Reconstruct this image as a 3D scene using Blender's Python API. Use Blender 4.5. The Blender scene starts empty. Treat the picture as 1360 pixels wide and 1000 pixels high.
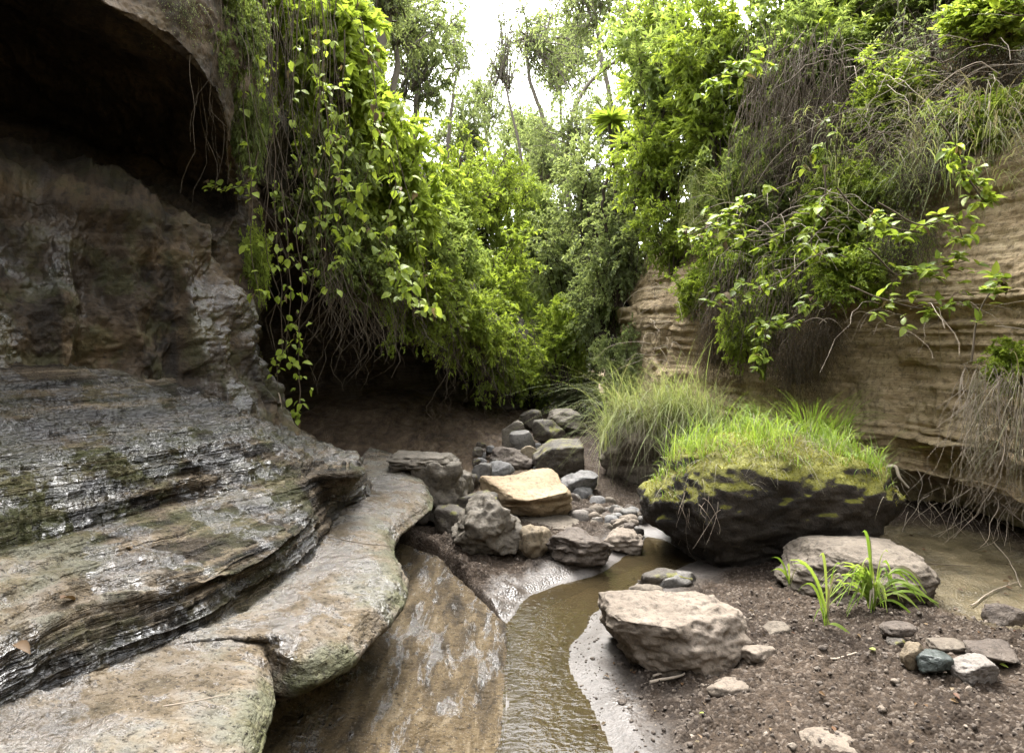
import bpy, math, random
import numpy as np
from mathutils import Vector, Matrix

# ------------------------------------------------------------------ camera, sky, sun, exposure
sc = bpy.context.scene
COL = sc.collection
CAM_H, F_PX, HORIZON = 1.6, 971.0, 440.0
PITCH = math.atan((500 - HORIZON) / F_PX)
cam_d = bpy.data.cameras.new('camera'); cam = bpy.data.objects.new('camera', cam_d); COL.objects.link(cam)
cam.location = (0, 0, CAM_H); cam.rotation_euler = (math.pi / 2 - PITCH, 0, 0)
cam_d.sensor_width = 36.0; cam_d.lens = 36.0 * F_PX / 1360.0; cam_d.clip_start = 0.05; cam_d.clip_end = 500
sc.camera = cam
SUN_EL, SUN_AZ = math.radians(62), math.radians(-12)      # azimuth from +Y towards +X
w = bpy.data.worlds.new('World'); sc.world = w; w.use_nodes = True
nt = w.node_tree; nt.nodes.clear()
wo = nt.nodes.new('ShaderNodeOutputWorld'); bg = nt.nodes.new('ShaderNodeBackground')
sky = nt.nodes.new('ShaderNodeTexSky'); sky.sky_type = 'NISHITA'; sky.sun_disc = False
sky.sun_elevation = SUN_EL; sky.sun_rotation = SUN_AZ; sky.dust_density = 4.0; sky.air_density = 1.0
hs = nt.nodes.new('ShaderNodeHueSaturation'); hs.inputs['Saturation'].default_value = 0.12
nt.links.new(sky.outputs[0], hs.inputs['Color']); nt.links.new(hs.outputs[0], bg.inputs['Color'])
bg.inputs['Strength'].default_value = 0.15
nt.links.new(bg.outputs[0], wo.inputs['Surface'])
sd = bpy.data.lights.new('sun', 'SUN'); sd.energy = 0.85; sd.angle = math.radians(20); sd.color = (1, 0.96, 0.9)
so = bpy.data.objects.new('sun', sd); COL.objects.link(so)
_dir = Vector((math.sin(SUN_AZ) * math.cos(SUN_EL), math.cos(SUN_AZ) * math.cos(SUN_EL), math.sin(SUN_EL)))
so.rotation_euler = _dir.to_track_quat('Z', 'Y').to_euler()
sc.view_settings.view_transform = 'Standard'; sc.view_settings.look = 'None'
sc.view_settings.exposure = 3.25; sc.view_settings.gamma = 1.0; sc.view_settings.use_curve_mapping = False
sc.render.engine = 'CYCLES'
sc.cycles.use_denoising = True
sc.cycles.max_bounces = 7; sc.cycles.diffuse_bounces = 4; sc.cycles.glossy_bounces = 3
sc.cycles.transmission_bounces = 5; sc.cycles.transparent_max_bounces = 4
sc.cycles.caustics_reflective = False; sc.cycles.caustics_refractive = False

# ------------------------------------------------------------------ points in the place
_cp, _sp = math.cos(PITCH), math.sin(PITCH)
def ray(px, py):
    u = (px - 680.0) / F_PX; v = (500.0 - py) / F_PX
    return np.array([u, _cp + v * _sp, -_sp + v * _cp])
def atz(px, py, z):                       # a point at height z
    r = ray(px, py); t = (z - CAM_H) / r[2]
    return np.array([r[0] * t, r[1] * t, z])
def aty(px, py, Y):                       # a point at distance Y
    r = ray(px, py); t = Y / r[1]
    return np.array([r[0] * t, Y, CAM_H + r[2] * t])

# ------------------------------------------------------------------ noise
_rs = np.random.RandomState(7)
_PERM = np.tile(_rs.permutation(512), 3)
_VAL = _rs.rand(512) * 2 - 1
def noise3(x, y, z):
    x, y, z = np.broadcast_arrays(np.asarray(x, float), np.asarray(y, float), np.asarray(z, float))
    xi = np.floor(x).astype(np.int64); yi = np.floor(y).astype(np.int64); zi = np.floor(z).astype(np.int64)
    fx, fy, fz = x - xi, y - yi, z - zi
    fx = fx * fx * fx * (fx * (fx * 6 - 15) + 10); fy = fy * fy * fy * (fy * (fy * 6 - 15) + 10); fz = fz * fz * fz * (fz * (fz * 6 - 15) + 10)
    def h(a, b, c):
        return _VAL[_PERM[_PERM[_PERM[a & 511] + (b & 511)] + (c & 511)]]
    def lx(b, c): return h(xi, b, c) * (1 - fx) + h(xi + 1, b, c) * fx
    y0 = lx(yi, zi) * (1 - fy) + lx(yi + 1, zi) * fy
    y1 = lx(yi, zi + 1) * (1 - fy) + lx(yi + 1, zi + 1) * fy
    return y0 * (1 - fz) + y1 * fz
def fbm(P, f, octv=4, gain=0.5, off=0.0):
    s = 0; a = 1.0
    for i in range(octv):
        s = s + a * noise3(P[..., 0] * f + off + i * 17.3, P[..., 1] * f + i * 9.1, P[..., 2] * f + i * 5.7)
        f *= 2.03; a *= gain
    return s
def smooth(a, b, x):
    t = np.clip((x - a) / (b - a), 0, 1); return t * t * (3 - 2 * t)

# ------------------------------------------------------------------ mesh helpers
def mk_mesh(name, V, F, mat=None, smooth_sh=True, attrs=None):
    V = np.asarray(V, np.float32).reshape(-1, 3); F = np.asarray(F, np.int32); k = F.shape[1]
    me = bpy.data.meshes.new(name)
    me.vertices.add(len(V)); me.vertices.foreach_set('co', V.ravel())
    me.loops.add(F.size); me.loops.foreach_set('vertex_index', F.ravel())
    me.polygons.add(len(F)); me.polygons.foreach_set('loop_start', np.arange(0, F.size, k, dtype=np.int32))
    me.polygons.foreach_set('loop_total', np.full(len(F), k, np.int32))
    me.polygons.foreach_set('use_smooth', np.full(len(F), smooth_sh))
    if attrs:
        for an, av in attrs.items():
            at = me.attributes.new(an, 'FLOAT', 'POINT'); at.data.foreach_set('value', np.asarray(av, np.float32).ravel())
    me.update(calc_edges=True)
    if mat: me.materials.append(mat)
    return me
def link(name, me, parent=None, label=None, cat=None, group=None, kind=None, loc=None):
    o = bpy.data.objects.new(name, me); COL.objects.link(o)
    if parent is not None: o.parent = parent
    if loc is not None: o.location = loc
    if label: o['label'] = label
    if cat: o['category'] = cat
    if group: o['group'] = group
    if kind: o['kind'] = kind
    return o
def grid_faces(nr, nc, flip=False):
    i = np.arange(nr * nc).reshape(nr, nc)
    a, b, c, d = i[:-1, :-1].ravel(), i[:-1, 1:].ravel(), i[1:, 1:].ravel(), i[1:, :-1].ravel()
    return np.stack([a, d, c, b] if flip else [a, b, c, d], 1)
def grid_normals(G):
    du = np.gradient(G, axis=0); dv = np.gradient(G, axis=1)
    n = np.cross(dv, du); return n / (np.linalg.norm(n, axis=-1, keepdims=True) + 1e-9)
def unit(v): return v / (np.linalg.norm(v, axis=-1, keepdims=True) + 1e-9)

def tubes(P, R, sides=4):
    """P (N,M,3) polylines, R (N,M) radii -> verts, quads"""
    N, M, _ = P.shape
    T = unit(np.gradient(P, axis=1))
    ref = np.where(np.abs(T[..., 2:3].mean(1, keepdims=True)) > 0.8, np.array([1.0, 0.1, 0]), np.array([0, 0.1, 1.0]))
    ref = np.broadcast_to(ref, T.shape)
    a = unit(np.cross(T, ref)); b = np.cross(T, a)
    ang = np.arange(sides) / sides * 2 * np.pi
    V = P[:, :, None, :] + R[:, :, None, None] * (np.cos(ang)[None, None, :, None] * a[:, :, None, :] + np.sin(ang)[None, None, :, None] * b[:, :, None, :])
    idx = np.arange(N * M * sides).reshape(N, M, sides); nx = np.roll(idx, -1, axis=2)
    F = np.stack([idx[:, :-1], nx[:, :-1], nx[:, 1:], idx[:, 1:]], -1).reshape(-1, 4)
    return V.reshape(-1, 3), F
def ribbons(P, W, side):
    N, M, _ = P.shape
    V = np.stack([P - side[:, None, :] * W[..., None], P + side[:, None, :] * W[..., None]], 2)
    idx = np.arange(N * M * 2).reshape(N, M, 2)
    F = np.stack([idx[:, :-1, 0], idx[:, :-1, 1], idx[:, 1:, 1], idx[:, 1:, 0]], -1).reshape(-1, 4)
    return V.reshape(-1, 3), F
def leaf_cloud(P, D, U, L, Wd, fold=0.25, curl=0.15, rich=False):
    """leaves at P pointing along D, with upper side towards U"""
    D = unit(D); S = unit(np.cross(D, U)); Nn = np.cross(S, D)
    L = L[:, None]; Wd = Wd[:, None]
    b = P; t = P + D * L - Nn * L * curl
    if rich:
        l1 = P + D * L * .28 + S * Wd * .46 + Nn * Wd * fold; r1 = P + D * L * .28 - S * Wd * .46 + Nn * Wd * fold
        l2 = P + D * L * .66 + S * Wd * .38 + Nn * Wd * fold * .7 - Nn * L * curl * .4; r2 = P + D * L * .66 - S * Wd * .38 + Nn * Wd * fold * .7 - Nn * L * curl * .4
        V = np.stack([b, l1, l2, t, r2, r1], 1); n = len(P); o = np.arange(n)[:, None] * 6
        F = np.concatenate([o + np.array([[0, 3, 2]]), o + np.array([[0, 2, 1]]), o + np.array([[0, 4, 3]]), o + np.array([[0, 5, 4]])], 0)
        return V.reshape(-1, 3), F
    l = P + D * L * .45 + S * Wd * .5 + Nn * Wd * fold; r = P + D * L * .45 - S * Wd * .5 + Nn * Wd * fold
    V = np.stack([b, l, t, r], 1); o = np.arange(len(P))[:, None] * 4
    F = np.concatenate([o + np.array([[0, 2, 1]]), o + np.array([[0, 3, 2]])], 0)
    return V.reshape(-1, 3), F

# ------------------------------------------------------------------ materials
class NB:
    def __init__(s, name):
        s.m = bpy.data.materials.new(name); s.m.use_nodes = True; s.t = s.m.node_tree; s.t.nodes.clear()
        s.out = s.n('ShaderNodeOutputMaterial')
    def n(s, typ, **kw):
        nd = s.t.nodes.new(typ)
        for k, v in kw.items(): setattr(nd, k, v)
        return nd
    def set(s, sock, v):
        if hasattr(v, 'is_linked') or isinstance(v, bpy.types.NodeSocket): s.t.links.new(v, sock)
        elif isinstance(v, (tuple, list)) and len(v) == 3 and sock.type == 'RGBA': sock.default_value = (*v, 1)
        else: sock.default_value = v
    def coord(s, scale=(1, 1, 1), obj=False):
        if obj: c = s.n('ShaderNodeTexCoord').outputs['Object']
        else: c = s.n('ShaderNodeNewGeometry').outputs['Position']
        mp = s.n('ShaderNodeMapping'); mp.inputs['Scale'].default_value = scale; s.t.links.new(c, mp.inputs['Vector']); return mp.outputs[0]
    def noise(s, scale, detail=4, rough=.55, vec=None, dist=0.0):
        nd = s.n('ShaderNodeTexNoise'); nd.inputs['Scale'].default_value = scale; nd.inputs['Detail'].default_value = detail
        nd.inputs['Roughness'].default_value = rough; nd.inputs['Distortion'].default_value = dist
        if vec is not None: s.t.links.new(vec, nd.inputs['Vector'])
        return nd.outputs['Fac']
    def voro(s, scale, vec=None, feat='F1', out='Distance'):
        nd = s.n('ShaderNodeTexVoronoi'); nd.feature = feat; nd.inputs['Scale'].default_value = scale
        if vec is not None: s.t.links.new(vec, nd.inputs['Vector'])
        return nd.outputs[out]
    def rng(s, v, a, b, c=0.0, d=1.0, sm=False):
        nd = s.n('ShaderNodeMapRange'); nd.interpolation_type = 'SMOOTHSTEP' if sm else 'LINEAR'
        s.set(nd.inputs['Value'], v)
        for k, q in zip(('From Min', 'From Max', 'To Min', 'To Max'), (a, b, c, d)): s.set(nd.inputs[k], q)
        return nd.outputs[0]
    def math(s, op, a, b=0.0, clamp=False):
        nd = s.n('ShaderNodeMath', operation=op, use_clamp=clamp); s.set(nd.inputs[0], a); s.set(nd.inputs[1], b); return nd.outputs[0]
    def mix(s, f, a, b, mode='MIX'):
        nd = s.n('ShaderNodeMix', data_type='RGBA', blend_type=mode)
        s.set(nd.inputs[0], f); s.set(nd.inputs[6], a); s.set(nd.inputs[7], b); return nd.outputs[2]
    def ramp(s, f, stops):
        nd = s.n('ShaderNodeValToRGB'); s.set(nd.inputs[0], f); e = nd.color_ramp.elements
        while len(e) < len(stops): e.new(0.5)
        for el, (p, c) in zip(e, stops): el.position = p; el.color = (*c, 1)
        return nd.outputs[0]
    def attr(s, name):
        nd = s.n('ShaderNodeAttribute'); nd.attribute_name = name; return nd.outputs['Fac']
    def bump(s, h, strength=.5, dist=.02, nrm=None):
        nd = s.n('ShaderNodeBump'); nd.inputs['Strength'].default_value = strength; nd.inputs['Distance'].default_value = dist
        s.t.links.new(h, nd.inputs['Height'])
        if nrm is not None: s.t.links.new(nrm, nd.inputs['Normal'])
        return nd.outputs[0]
    def principled(s, col, rough, nrm=None, spec=0.5, **kw):
        b = s.n('ShaderNodeBsdfPrincipled'); s.set(b.inputs['Base Color'], col); s.set(b.inputs['Roughness'], rough)
        s.set(b.inputs['Specular IOR Level'], spec)
        if nrm is not None: s.t.links.new(nrm, b.inputs['Normal'])
        for k, v in kw.items(): s.set(b.inputs[k], v)
        s.t.links.new(b.outputs[0], s.out.inputs[0]); return b

def mat_terrace():
    b = NB('wet_layered_rock')
    lay = b.coord((1.0, 1.0, 30)); p = b.coord()
    tone = b.attr('tone'); wet = b.attr('wet'); moss = b.attr('moss'); slope = b.attr('slope')
    n1 = b.noise(2.6, 4, .6, p, .3); n2 = b.noise(1.0, 5, .62, lay, .25); n3 = b.noise(55, 4, .75, p); n4 = b.noise(9, 5, .65, p); n5 = b.noise(170, 2, .6, p)
    dark = b.ramp(n2, [(.4, (.005, .004, .003)), (.48, (.02, .015, .009)), (.56, (.06, .046, .03)), (.66, (.15, .118, .08))])
    pale = b.ramp(b.math('ADD', b.math('MULTIPLY', n1, .6), b.math('MULTIPLY', n4, .4)), [(.38, (.045, .034, .018)), (.45, (.105, .08, .05)), (.51, (.15, .126, .098)), (.57, (.135, .127, .114)), (.66, (.19, .168, .135))])
    pale = b.mix(b.rng(n2, .46, .54, .28, 0), pale, (.05, .043, .034))
    f = b.math('ADD', tone, b.math('MULTIPLY', b.math('SUBTRACT', n4, .5), 1.1), True)
    f = b.rng(f, .3, .72, 0, 1, True)
    c = b.mix(f, dark, pale)
    sl = b.ramp(b.noise(5, 5, .7, b.coord((2.2, .45, .3)), .5), [(.36, (.016, .011, .005)), (.48, (.046, .032, .015)), (.58, (.07, .05, .025)), (.72, (.13, .105, .07))])
    c = b.mix(slope, c, sl)
    mk = b.math('MULTIPLY', moss, b.rng(n1, .44, .58, 0, 1, True))
    c = b.mix(b.math('MULTIPLY', mk, .75), c, b.mix(n4, (.022, .03, .008), (.085, .085, .025)))
    c = b.mix(b.rng(n3, .37, .46, .9, 0), c, (.012, .009, .006))
    c = b.mix(b.rng(n5, .62, .72, 0, .5), c, (.28, .26, .235))  # pale specks, wet glints painted into the colour
    wn_ = b.mix(slope, b.noise(4, 5, .72, p), b.noise(5, 5, .75, b.coord((2.4, .5, .4)), .4))
    wm = b.rng(b.math('ADD', wet, b.math('MULTIPLY', b.math('SUBTRACT', wn_, .5), 3.0)), .6, .8, 0, 1, True)
    c = b.mix(wm, c, b.mix(1.0, c, (.55, .52, .48), 'MULTIPLY'))
    r = b.rng(wm, 0, 1, .8, b.rng(slope, 0, 1, .17, .15))
    lay_h = b.math('MULTIPLY', b.noise(2.0, 3, .6, b.coord((.9, .9, 28)), .25), b.math('MULTIPLY', b.rng(slope, 0, 1, 1.1, .1), b.rng(tone, .45, .85, 1, .2)))
    h = b.math('ADD', b.math('ADD', b.math('MULTIPLY', n3, .4), b.math('MULTIPLY', b.noise(17, 3, .6, b.coord((1, 1, 1.8))), 1.3)), lay_h)
    b.principled(c, r, b.bump(h, 1.0, .03), b.rng(wm, 0, 1, .15, 1.0))
    return b.m
def mat_cliff(name, cols, wetv=0.0, lay_s=16, stain=(.05, .04, .03), stain_amt=.5, lb=.8):
    b = NB(name); p = b.coord(); lay = b.coord((.7, .7, lay_s))
    n1 = b.noise(1.3, 4, .62, p); n2 = b.noise(1.0, 4, .65, lay, .35); n3 = b.noise(26, 5, .7, p); n4 = b.noise(6, 5, .65, p)
    c = b.ramp(b.math('ADD', b.math('MULTIPLY', n2, .6), b.math('MULTIPLY', n1, .4)), [(.33, cols[0]), (.48, cols[1]), (.6, cols[2]), (.72, cols[3])])
    c = b.mix(b.rng(n3, .36, .5, .7, 0), c, stain)
    streak = b.noise(1.0, 5, .6, b.coord((5, 5, .35)), .5)
    c = b.mix(b.rng(streak, .5, .66, 0, stain_amt, True), c, stain)
    mo = b.math('MULTIPLY', b.attr('moss'), b.rng(n4, .45, .62, 0, 1, True))
    c = b.mix(b.math('MULTIPLY', mo, .8), c, (.055, .06, .02))
    if wetv > 0:
        r = b.rng(b.math('MULTIPLY', b.rng(b.noise(1.6, 6, .6, b.coord((1.3, 1.3, .45)), .6), .52, .62, 0, 1, True), b.attr('wet')), 0, 1, .75, .13)
    else: r = .9
    h = b.math('ADD', b.math('MULTIPLY', n3, .5), b.math('ADD', b.math('MULTIPLY', b.noise(11, 4, .6, p), .9), b.math('MULTIPLY', b.noise(1.5, 5, .6, b.coord((1.5, 1.5, 46)), .3), lb)))
    b.principled(c, r, b.bump(h, .8, .03), b.rng(r, .13, .75, .9, .2) if wetv else .3)
    return b.m
def mat_stone(name, c0, c1, c2, rough=.85, moss=0.0, scale=6.0, bump=.5):
    b = NB(name); p = b.coord(obj=True)
    c0, c1, c2 = [tuple(.52 * x for x in q) for q in (c0, c1, c2)]
    n1 = b.noise(scale * .5, 6, .6, p, .3); n2 = b.noise(scale * 6, 5, .7, p); n3 = b.noise(scale * 22, 3, .6, p)
    c = b.ramp(n1, [(.3, c0), (.5, c1), (.7, c2)])
    c = b.mix(b.rng(n2, .36, .5, .6, 0), c, tuple(x * .25 for x in c0))
    c = b.mix(b.rng(n3, .6, .75, 0, .35), c, tuple(min(1, x * 1.7) for x in c2))
    nz = b.n('ShaderNodeSeparateXYZ'); b.t.links.new(b.n('ShaderNodeNewGeometry').outputs['Normal'], nz.inputs[0])
    if moss > 0:
        f = b.math('MULTIPLY', b.rng(b.math('ADD', nz.outputs[2], b.math('MULTIPLY', b.math('SUBTRACT', n2, .5), .6)), .3, .6, 0, 1, True), b.rng(b.noise(scale * .9, 5, .65, p), .52 - .3 * moss, .64 - .2 * moss, 0, 1, True))
        c = b.mix(f, c, b.mix(b.noise(scale * 9, 3, .6, p), (.02, .024, .005), (.17, .16, .022)))
    h = b.math('ADD', b.math('ADD', b.math('MULTIPLY', n2, .7), b.math('MULTIPLY', n3, .35)), b.math('MULTIPLY', b.noise(scale * 2.4, 4, .65, p), 1.2))
    b.principled(c, rough, b.bump(h, bump, .02), .3)
    return b.m
def mat_bed():
    b = NB('gravelly_mud'); p = b.coord()
    silt = b.attr('silt'); wet = b.attr('wet'); olive = b.attr('olive'); slab = b.attr('slab')
    n1 = b.noise(2.5, 4, .6, p); n2 = b.noise(45, 4, .7, p); v = b.voro(75, p, 'F1', 'Color'); vd = b.voro(75, p)
    g = b.ramp(n1, [(.3, (.016, .0105, .0065)), (.5, (.034, .024, .016)), (.7, (.054, .039, .027))])
    g = b.mix(b.rng(b.n('ShaderNodeSeparateColor').outputs[0] if False else n2, .33, .62, .7, 0), g, (.009, .007, .006))
    sep = b.n('ShaderNodeSeparateColor'); b.t.links.new(v, sep.inputs[0])
    g = b.mix(b.rng(sep.outputs[0], .74, .95, 0, .55), g, (.11, .09, .072))
    s = b.ramp(n1, [(.3, (.03, .024, .019)), (.5, (.055, .047, .04)), (.7, (.085, .075, .067))])
    s = b.mix(b.rng(n2, .38, .5, .6, 0), s, (.022, .018, .015))
    c = b.mix(silt, g, s)
    c = b.mix(olive, c, b.ramp(b.noise(5, 6, .65, p), [(.35, (.04, .032, .016)), (.52, (.085, .068, .036)), (.68, (.125, .1, .058))]))
    sl = b.ramp(b.noise(5, 4, .68, b.coord((1.6, .5, 1)), .5), [(.32, (.025, .017, .011)), (.48, (.07, .048, .03)), (.6, (.1, .072, .045)), (.72, (.15, .12, .085))])
    c = b.mix(slab, c, sl)
    c = b.mix(b.math('MULTIPLY', b.rng(n2, .4, .6, .5, 0), slab), c, (.02, .016, .012))
    wn = b.math('ADD', wet, b.math('MULTIPLY', b.math('SUBTRACT', b.noise(7, 5, .6, p), .5), .9))
    r = b.math('MAXIMUM', b.rng(wn, .25, .85, .88, .28), b.rng(silt, 0, 1, .0, .55))
    h = b.math('ADD', b.math('MULTIPLY', n2, .6), b.math('MULTIPLY', vd, b.rng(silt, 0, 1, -.9, -.15)))
    b.principled(c, r, b.bump(h, .6, .012), b.rng(wn, .2, .8, .12, .4))
    return b.m
def mat_water():
    b = NB('murky_water'); p = b.coord()
    n = b.noise(26, 2, .5, b.coord((1, 1.5, 1)), .5); n2 = b.noise(7, 2, .5, p)
    nr_ = b.bump(b.math('ADD', n, b.math('MULTIPLY', n2, 2.0)), .16, .02)
    murk = b.n('ShaderNodeBsdfDiffuse'); murk.inputs['Color'].default_value = (.045, .034, .018, 1)
    tr = b.n('ShaderNodeBsdfTransparent'); tr.inputs['Color'].default_value = (.56, .49, .33, 1)
    gl = b.n('ShaderNodeBsdfGlossy'); gl.inputs['Roughness'].default_value = .05; b.t.links.new(nr_, gl.inputs['Normal'])
    fr_ = b.n('ShaderNodeFresnel'); fr_.inputs['IOR'].default_value = 1.33; b.t.links.new(nr_, fr_.inputs['Normal'])
    m1 = b.n('ShaderNodeMixShader'); m1.inputs[0].default_value = .35; b.t.links.new(tr.outputs[0], m1.inputs[1]); b.t.links.new(murk.outputs[0], m1.inputs[2])
    m2 = b.n('ShaderNodeMixShader'); b.t.links.new(fr_.outputs[0], m2.inputs[0]); b.t.links.new(m1.outputs[0], m2.inputs[1]); b.t.links.new(gl.outputs[0], m2.inputs[2])
    b.t.links.new(m2.outputs[0], b.out.inputs[0])
    return b.m
def mat_leaf(name, cols, trans=.45, rough=.5, spec=.22):
    b = NB(name); g = b.n('ShaderNodeNewGeometry'); oi = b.n('ShaderNodeObjectInfo')
    r = b.math('FRACT', b.math('ADD', g.outputs['Random Per Island'], oi.outputs['Random']))
    n = len(cols); c = b.ramp(r, [(i / (n - 1), cc) for i, cc in enumerate(cols)])
    big = b.noise(1.1, 2, .5, b.coord())
    c = b.mix(b.rng(big, .35, .65, 0, .45), c, cols[0])
    d = b.n('ShaderNodeBsdfPrincipled'); b.set(d.inputs['Base Color'], c); d.inputs['Roughness'].default_value = rough; d.inputs['Specular IOR Level'].default_value = spec
    t = b.n('ShaderNodeBsdfTranslucent'); b.set(t.inputs['Color'], b.mix(.6, c, b.mix(1.0, c, (1.4, 1.4, .6), 'MULTIPLY')))
    mx = b.n('ShaderNodeMixShader'); mx.inputs[0].default_value = trans
    b.t.links.new(d.outputs[0], mx.inputs[1]); b.t.links.new(t.outputs[0], mx.inputs[2]); b.t.links.new(mx.outputs[0], b.out.inputs[0])
    return b.m
def mat_bark(name, c0, c1, s=30):
    b = NB(name); p = b.coord(); n = b.noise(s, 4, .6, p)
    g = b.n('ShaderNodeNewGeometry')
    c = b.mix(b.math('ADD', b.math('MULTIPLY', n, .5), b.math('MULTIPLY', g.outputs['Random Per Island'], .5)), c0, c1)
    b.principled(c, .85, b.bump(n, .4, .005), .2)
    return b.m

M = {}
M['terrace'] = mat_terrace()
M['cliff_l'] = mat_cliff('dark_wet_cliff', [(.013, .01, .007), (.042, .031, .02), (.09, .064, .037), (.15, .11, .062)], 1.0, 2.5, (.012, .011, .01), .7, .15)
M['cliff_r'] = mat_cliff('tan_sandstone', [(.2, .145, .08), (.34, .255, .15), (.44, .345, .215), (.5, .42, .29)], 0, 9, (.13, .1, .065), .4, .5)
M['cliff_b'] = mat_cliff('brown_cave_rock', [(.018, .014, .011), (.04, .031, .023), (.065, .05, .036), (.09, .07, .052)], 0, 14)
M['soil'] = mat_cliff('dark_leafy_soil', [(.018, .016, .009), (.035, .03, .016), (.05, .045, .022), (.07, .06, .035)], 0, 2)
M['bed'] = mat_bed(); M['water'] = mat_water()
M['st_fore'] = mat_stone('brown_grey_stone', (.15, .118, .088), (.265, .215, .165), (.37, .31, .25))
M['st_round'] = mat_stone('dull_brown_stone', (.12, .095, .07), (.2, .165, .125), (.27, .225, .175))
M['st_moss'] = mat_stone('mossy_dark_stone', (.022, .018, .014), (.05, .04, .03), (.085, .068, .05), .85, 1.0, 3.2, .8)
M['st_tan'] = mat_stone('yellow_tan_stone', (.3, .215, .125), (.42, .31, .185), (.52, .4, .255), .8, 0, 5)
M['st_ochre'] = mat_stone('dull_ochre_stone', (.15, .115, .075), (.25, .195, .125), (.33, .265, .175), .8, 0, 6)
M['st_grey'] = mat_stone('pale_grey_stone', (.16, .15, .145), (.26, .25, .24), (.4, .39, .375))
M['st_blue'] = mat_stone('blue_grey_stone', (.1, .09, .078), (.16, .146, .128), (.225, .208, .185), .6)
M['st_green'] = mat_stone('wet_green_stone', (.04, .05, .045), (.075, .09, .08), (.12, .135, .12), .35)
M['st_brown'] = mat_stone('rough_brown_stone', (.07, .052, .04), (.14, .11, .085), (.22, .18, .145), .75, 0, 7, .8)
M['st_dark'] = mat_stone('dark_damp_stone', (.045, .035, .024), (.09, .072, .052), (.15, .122, .09), .6, .1, 7, .7)
M['st_pale'] = mat_stone('pale_pinkish_stone', (.21, .18, .155), (.3, .265, .23), (.38, .345, .31), .8, 0, 12)
M['st_wedge'] = mat_stone('grey_green_stone', (.1, .085, .062), (.18, .152, .115), (.26, .225, .175), .7, 0, 6, .8)
M['lf_bright'] = mat_leaf('bright_green_leaf', [(.17, .225, .035), (.26, .335, .05), (.34, .41, .08), (.2, .27, .05)], .5)
M['lf_fresh'] = mat_leaf('fresh_green_leaf', [(.15, .2, .06), (.22, .28, .085), (.29, .345, .12), (.18, .235, .075)], .5)
M['lf_mid'] = mat_leaf('mid_green_leaf', [(0.15, 0.203, 0.032), (0.24, 0.307, 0.048), (0.33, 0.397, 0.074), (0.18, 0.24, 0.06)], .5)
M['lf_deep'] = mat_leaf('deep_green_leaf', [(0.113, 0.15, 0.044), (0.166, 0.21, 0.06), (0.226, 0.277, 0.09), (0.134, 0.173, 0.067)], .45)
M['lf_grey'] = mat_leaf('grey_green_leaf', [(.16, .2, .085), (.21, .255, .11), (.27, .31, .15), (.18, .22, .1)], .5)  # on the far trees this greyed colour stands in for haze
M['lf_gloss'] = mat_leaf('glossy_green_leaf', [(.12, .17, .03), (.19, .26, .04), (.27, .34, .06), (.32, .38, .07)], .45, .42, .22)
M['lf_dry'] = mat_leaf('dry_brown_leaf', [(.08, .055, .035), (.13, .09, .055), (.17, .13, .085), (.06, .045, .03)], .3, .7, .1)
M['lf_litter'] = mat_leaf('fallen_leaf', [(.08, .035, .02), (.14, .1, .045), (.06, .04, .022), (.17, .14, .09)], .15, .6, .2)
M['grass'] = mat_leaf('fresh_grass_blade', [(.12, .19, .03), (.18, .27, .04), (.24, .33, .06), (.29, .33, .1)], .45)
M['grass_dry'] = mat_leaf('dry_grass_blade', [(.17, .21, .07), (.24, .27, .11), (.33, .33, .18), (.13, .18, .06), (.34, .31, .2)], .45, .6, .15)
M['grass_straw'] = mat_leaf('straw_grass_blade', [(.17, .15, .105), (.24, .215, .16), (.13, .115, .08), (.12, .13, .065)], .3, .7, .1)
M['bark'] = mat_bark('grey_bark', (.09, .075, .06), (.2, .175, .145))
M['bark_dark'] = mat_bark('dark_bark', (.028, .022, .016), (.075, .058, .042))
M['twig'] = mat_bark('brown_twig', (.04, .031, .021), (.115, .092, .063))
M['twig_pale'] = mat_bark('pale_root', (.18, .145, .11), (.34, .29, .23))
print('materials done')

# ------------------------------------------------------------------ lofted rock
def catmull(Pk, us):
    """Pk (T,K,3) control lines, us station coordinates; chord-length tangents"""
    K = Pk.shape[-2]; i = np.clip(np.floor(us).astype(int), 0, K - 2); t = (us - i)[None, :, None]
    h = np.linalg.norm(np.diff(Pk, axis=-2), axis=-1).mean(0)[None, :, None] + 1e-6
    sl = np.diff(Pk, axis=-2) / h
    m = np.empty_like(Pk); m[:, 0] = sl[:, 0]; m[:, -1] = sl[:, -1]
    m[:, 1:-1] = (sl[:, :-1] * h[:, 1:] + sl[:, 1:] * h[:, :-1]) / (h[:, 1:] + h[:, :-1])
    hh = h[:, i]; p1, p2, m1, m2 = Pk[:, i], Pk[:, i + 1], m[:, i] * hh, m[:, i + 1] * hh
    return (2 * t**3 - 3 * t**2 + 1) * p1 + (t**3 - 2 * t**2 + t) * m1 + (-2 * t**3 + 3 * t**2) * p2 + (t**3 - t**2) * m2
def loft(lines, us, subs, smooth_t=3, smooth_s=2):
    L = catmull(np.asarray(lines, float), np.asarray(us))       # (T, NS, 3)
    rows = []; tt = []
    for k, n in enumerate(subs):
        for j in range(n):
            f = j / n; rows.append(L[k] * (1 - f) + L[k + 1] * f); tt.append(k + f)
    rows.append(L[-1]); tt.append(len(subs))
    G = np.array(rows)
    for _ in range(smooth_t):
        G[1:-1] = (G[:-2] + 2 * G[1:-1] + G[2:]) / 4
    for _ in range(smooth_s):
        G[:, 1:-1] = (G[:, :-2] + 2 * G[:, 1:-1] + G[:, 2:]) / 4
    return G, np.array(tt)
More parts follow.
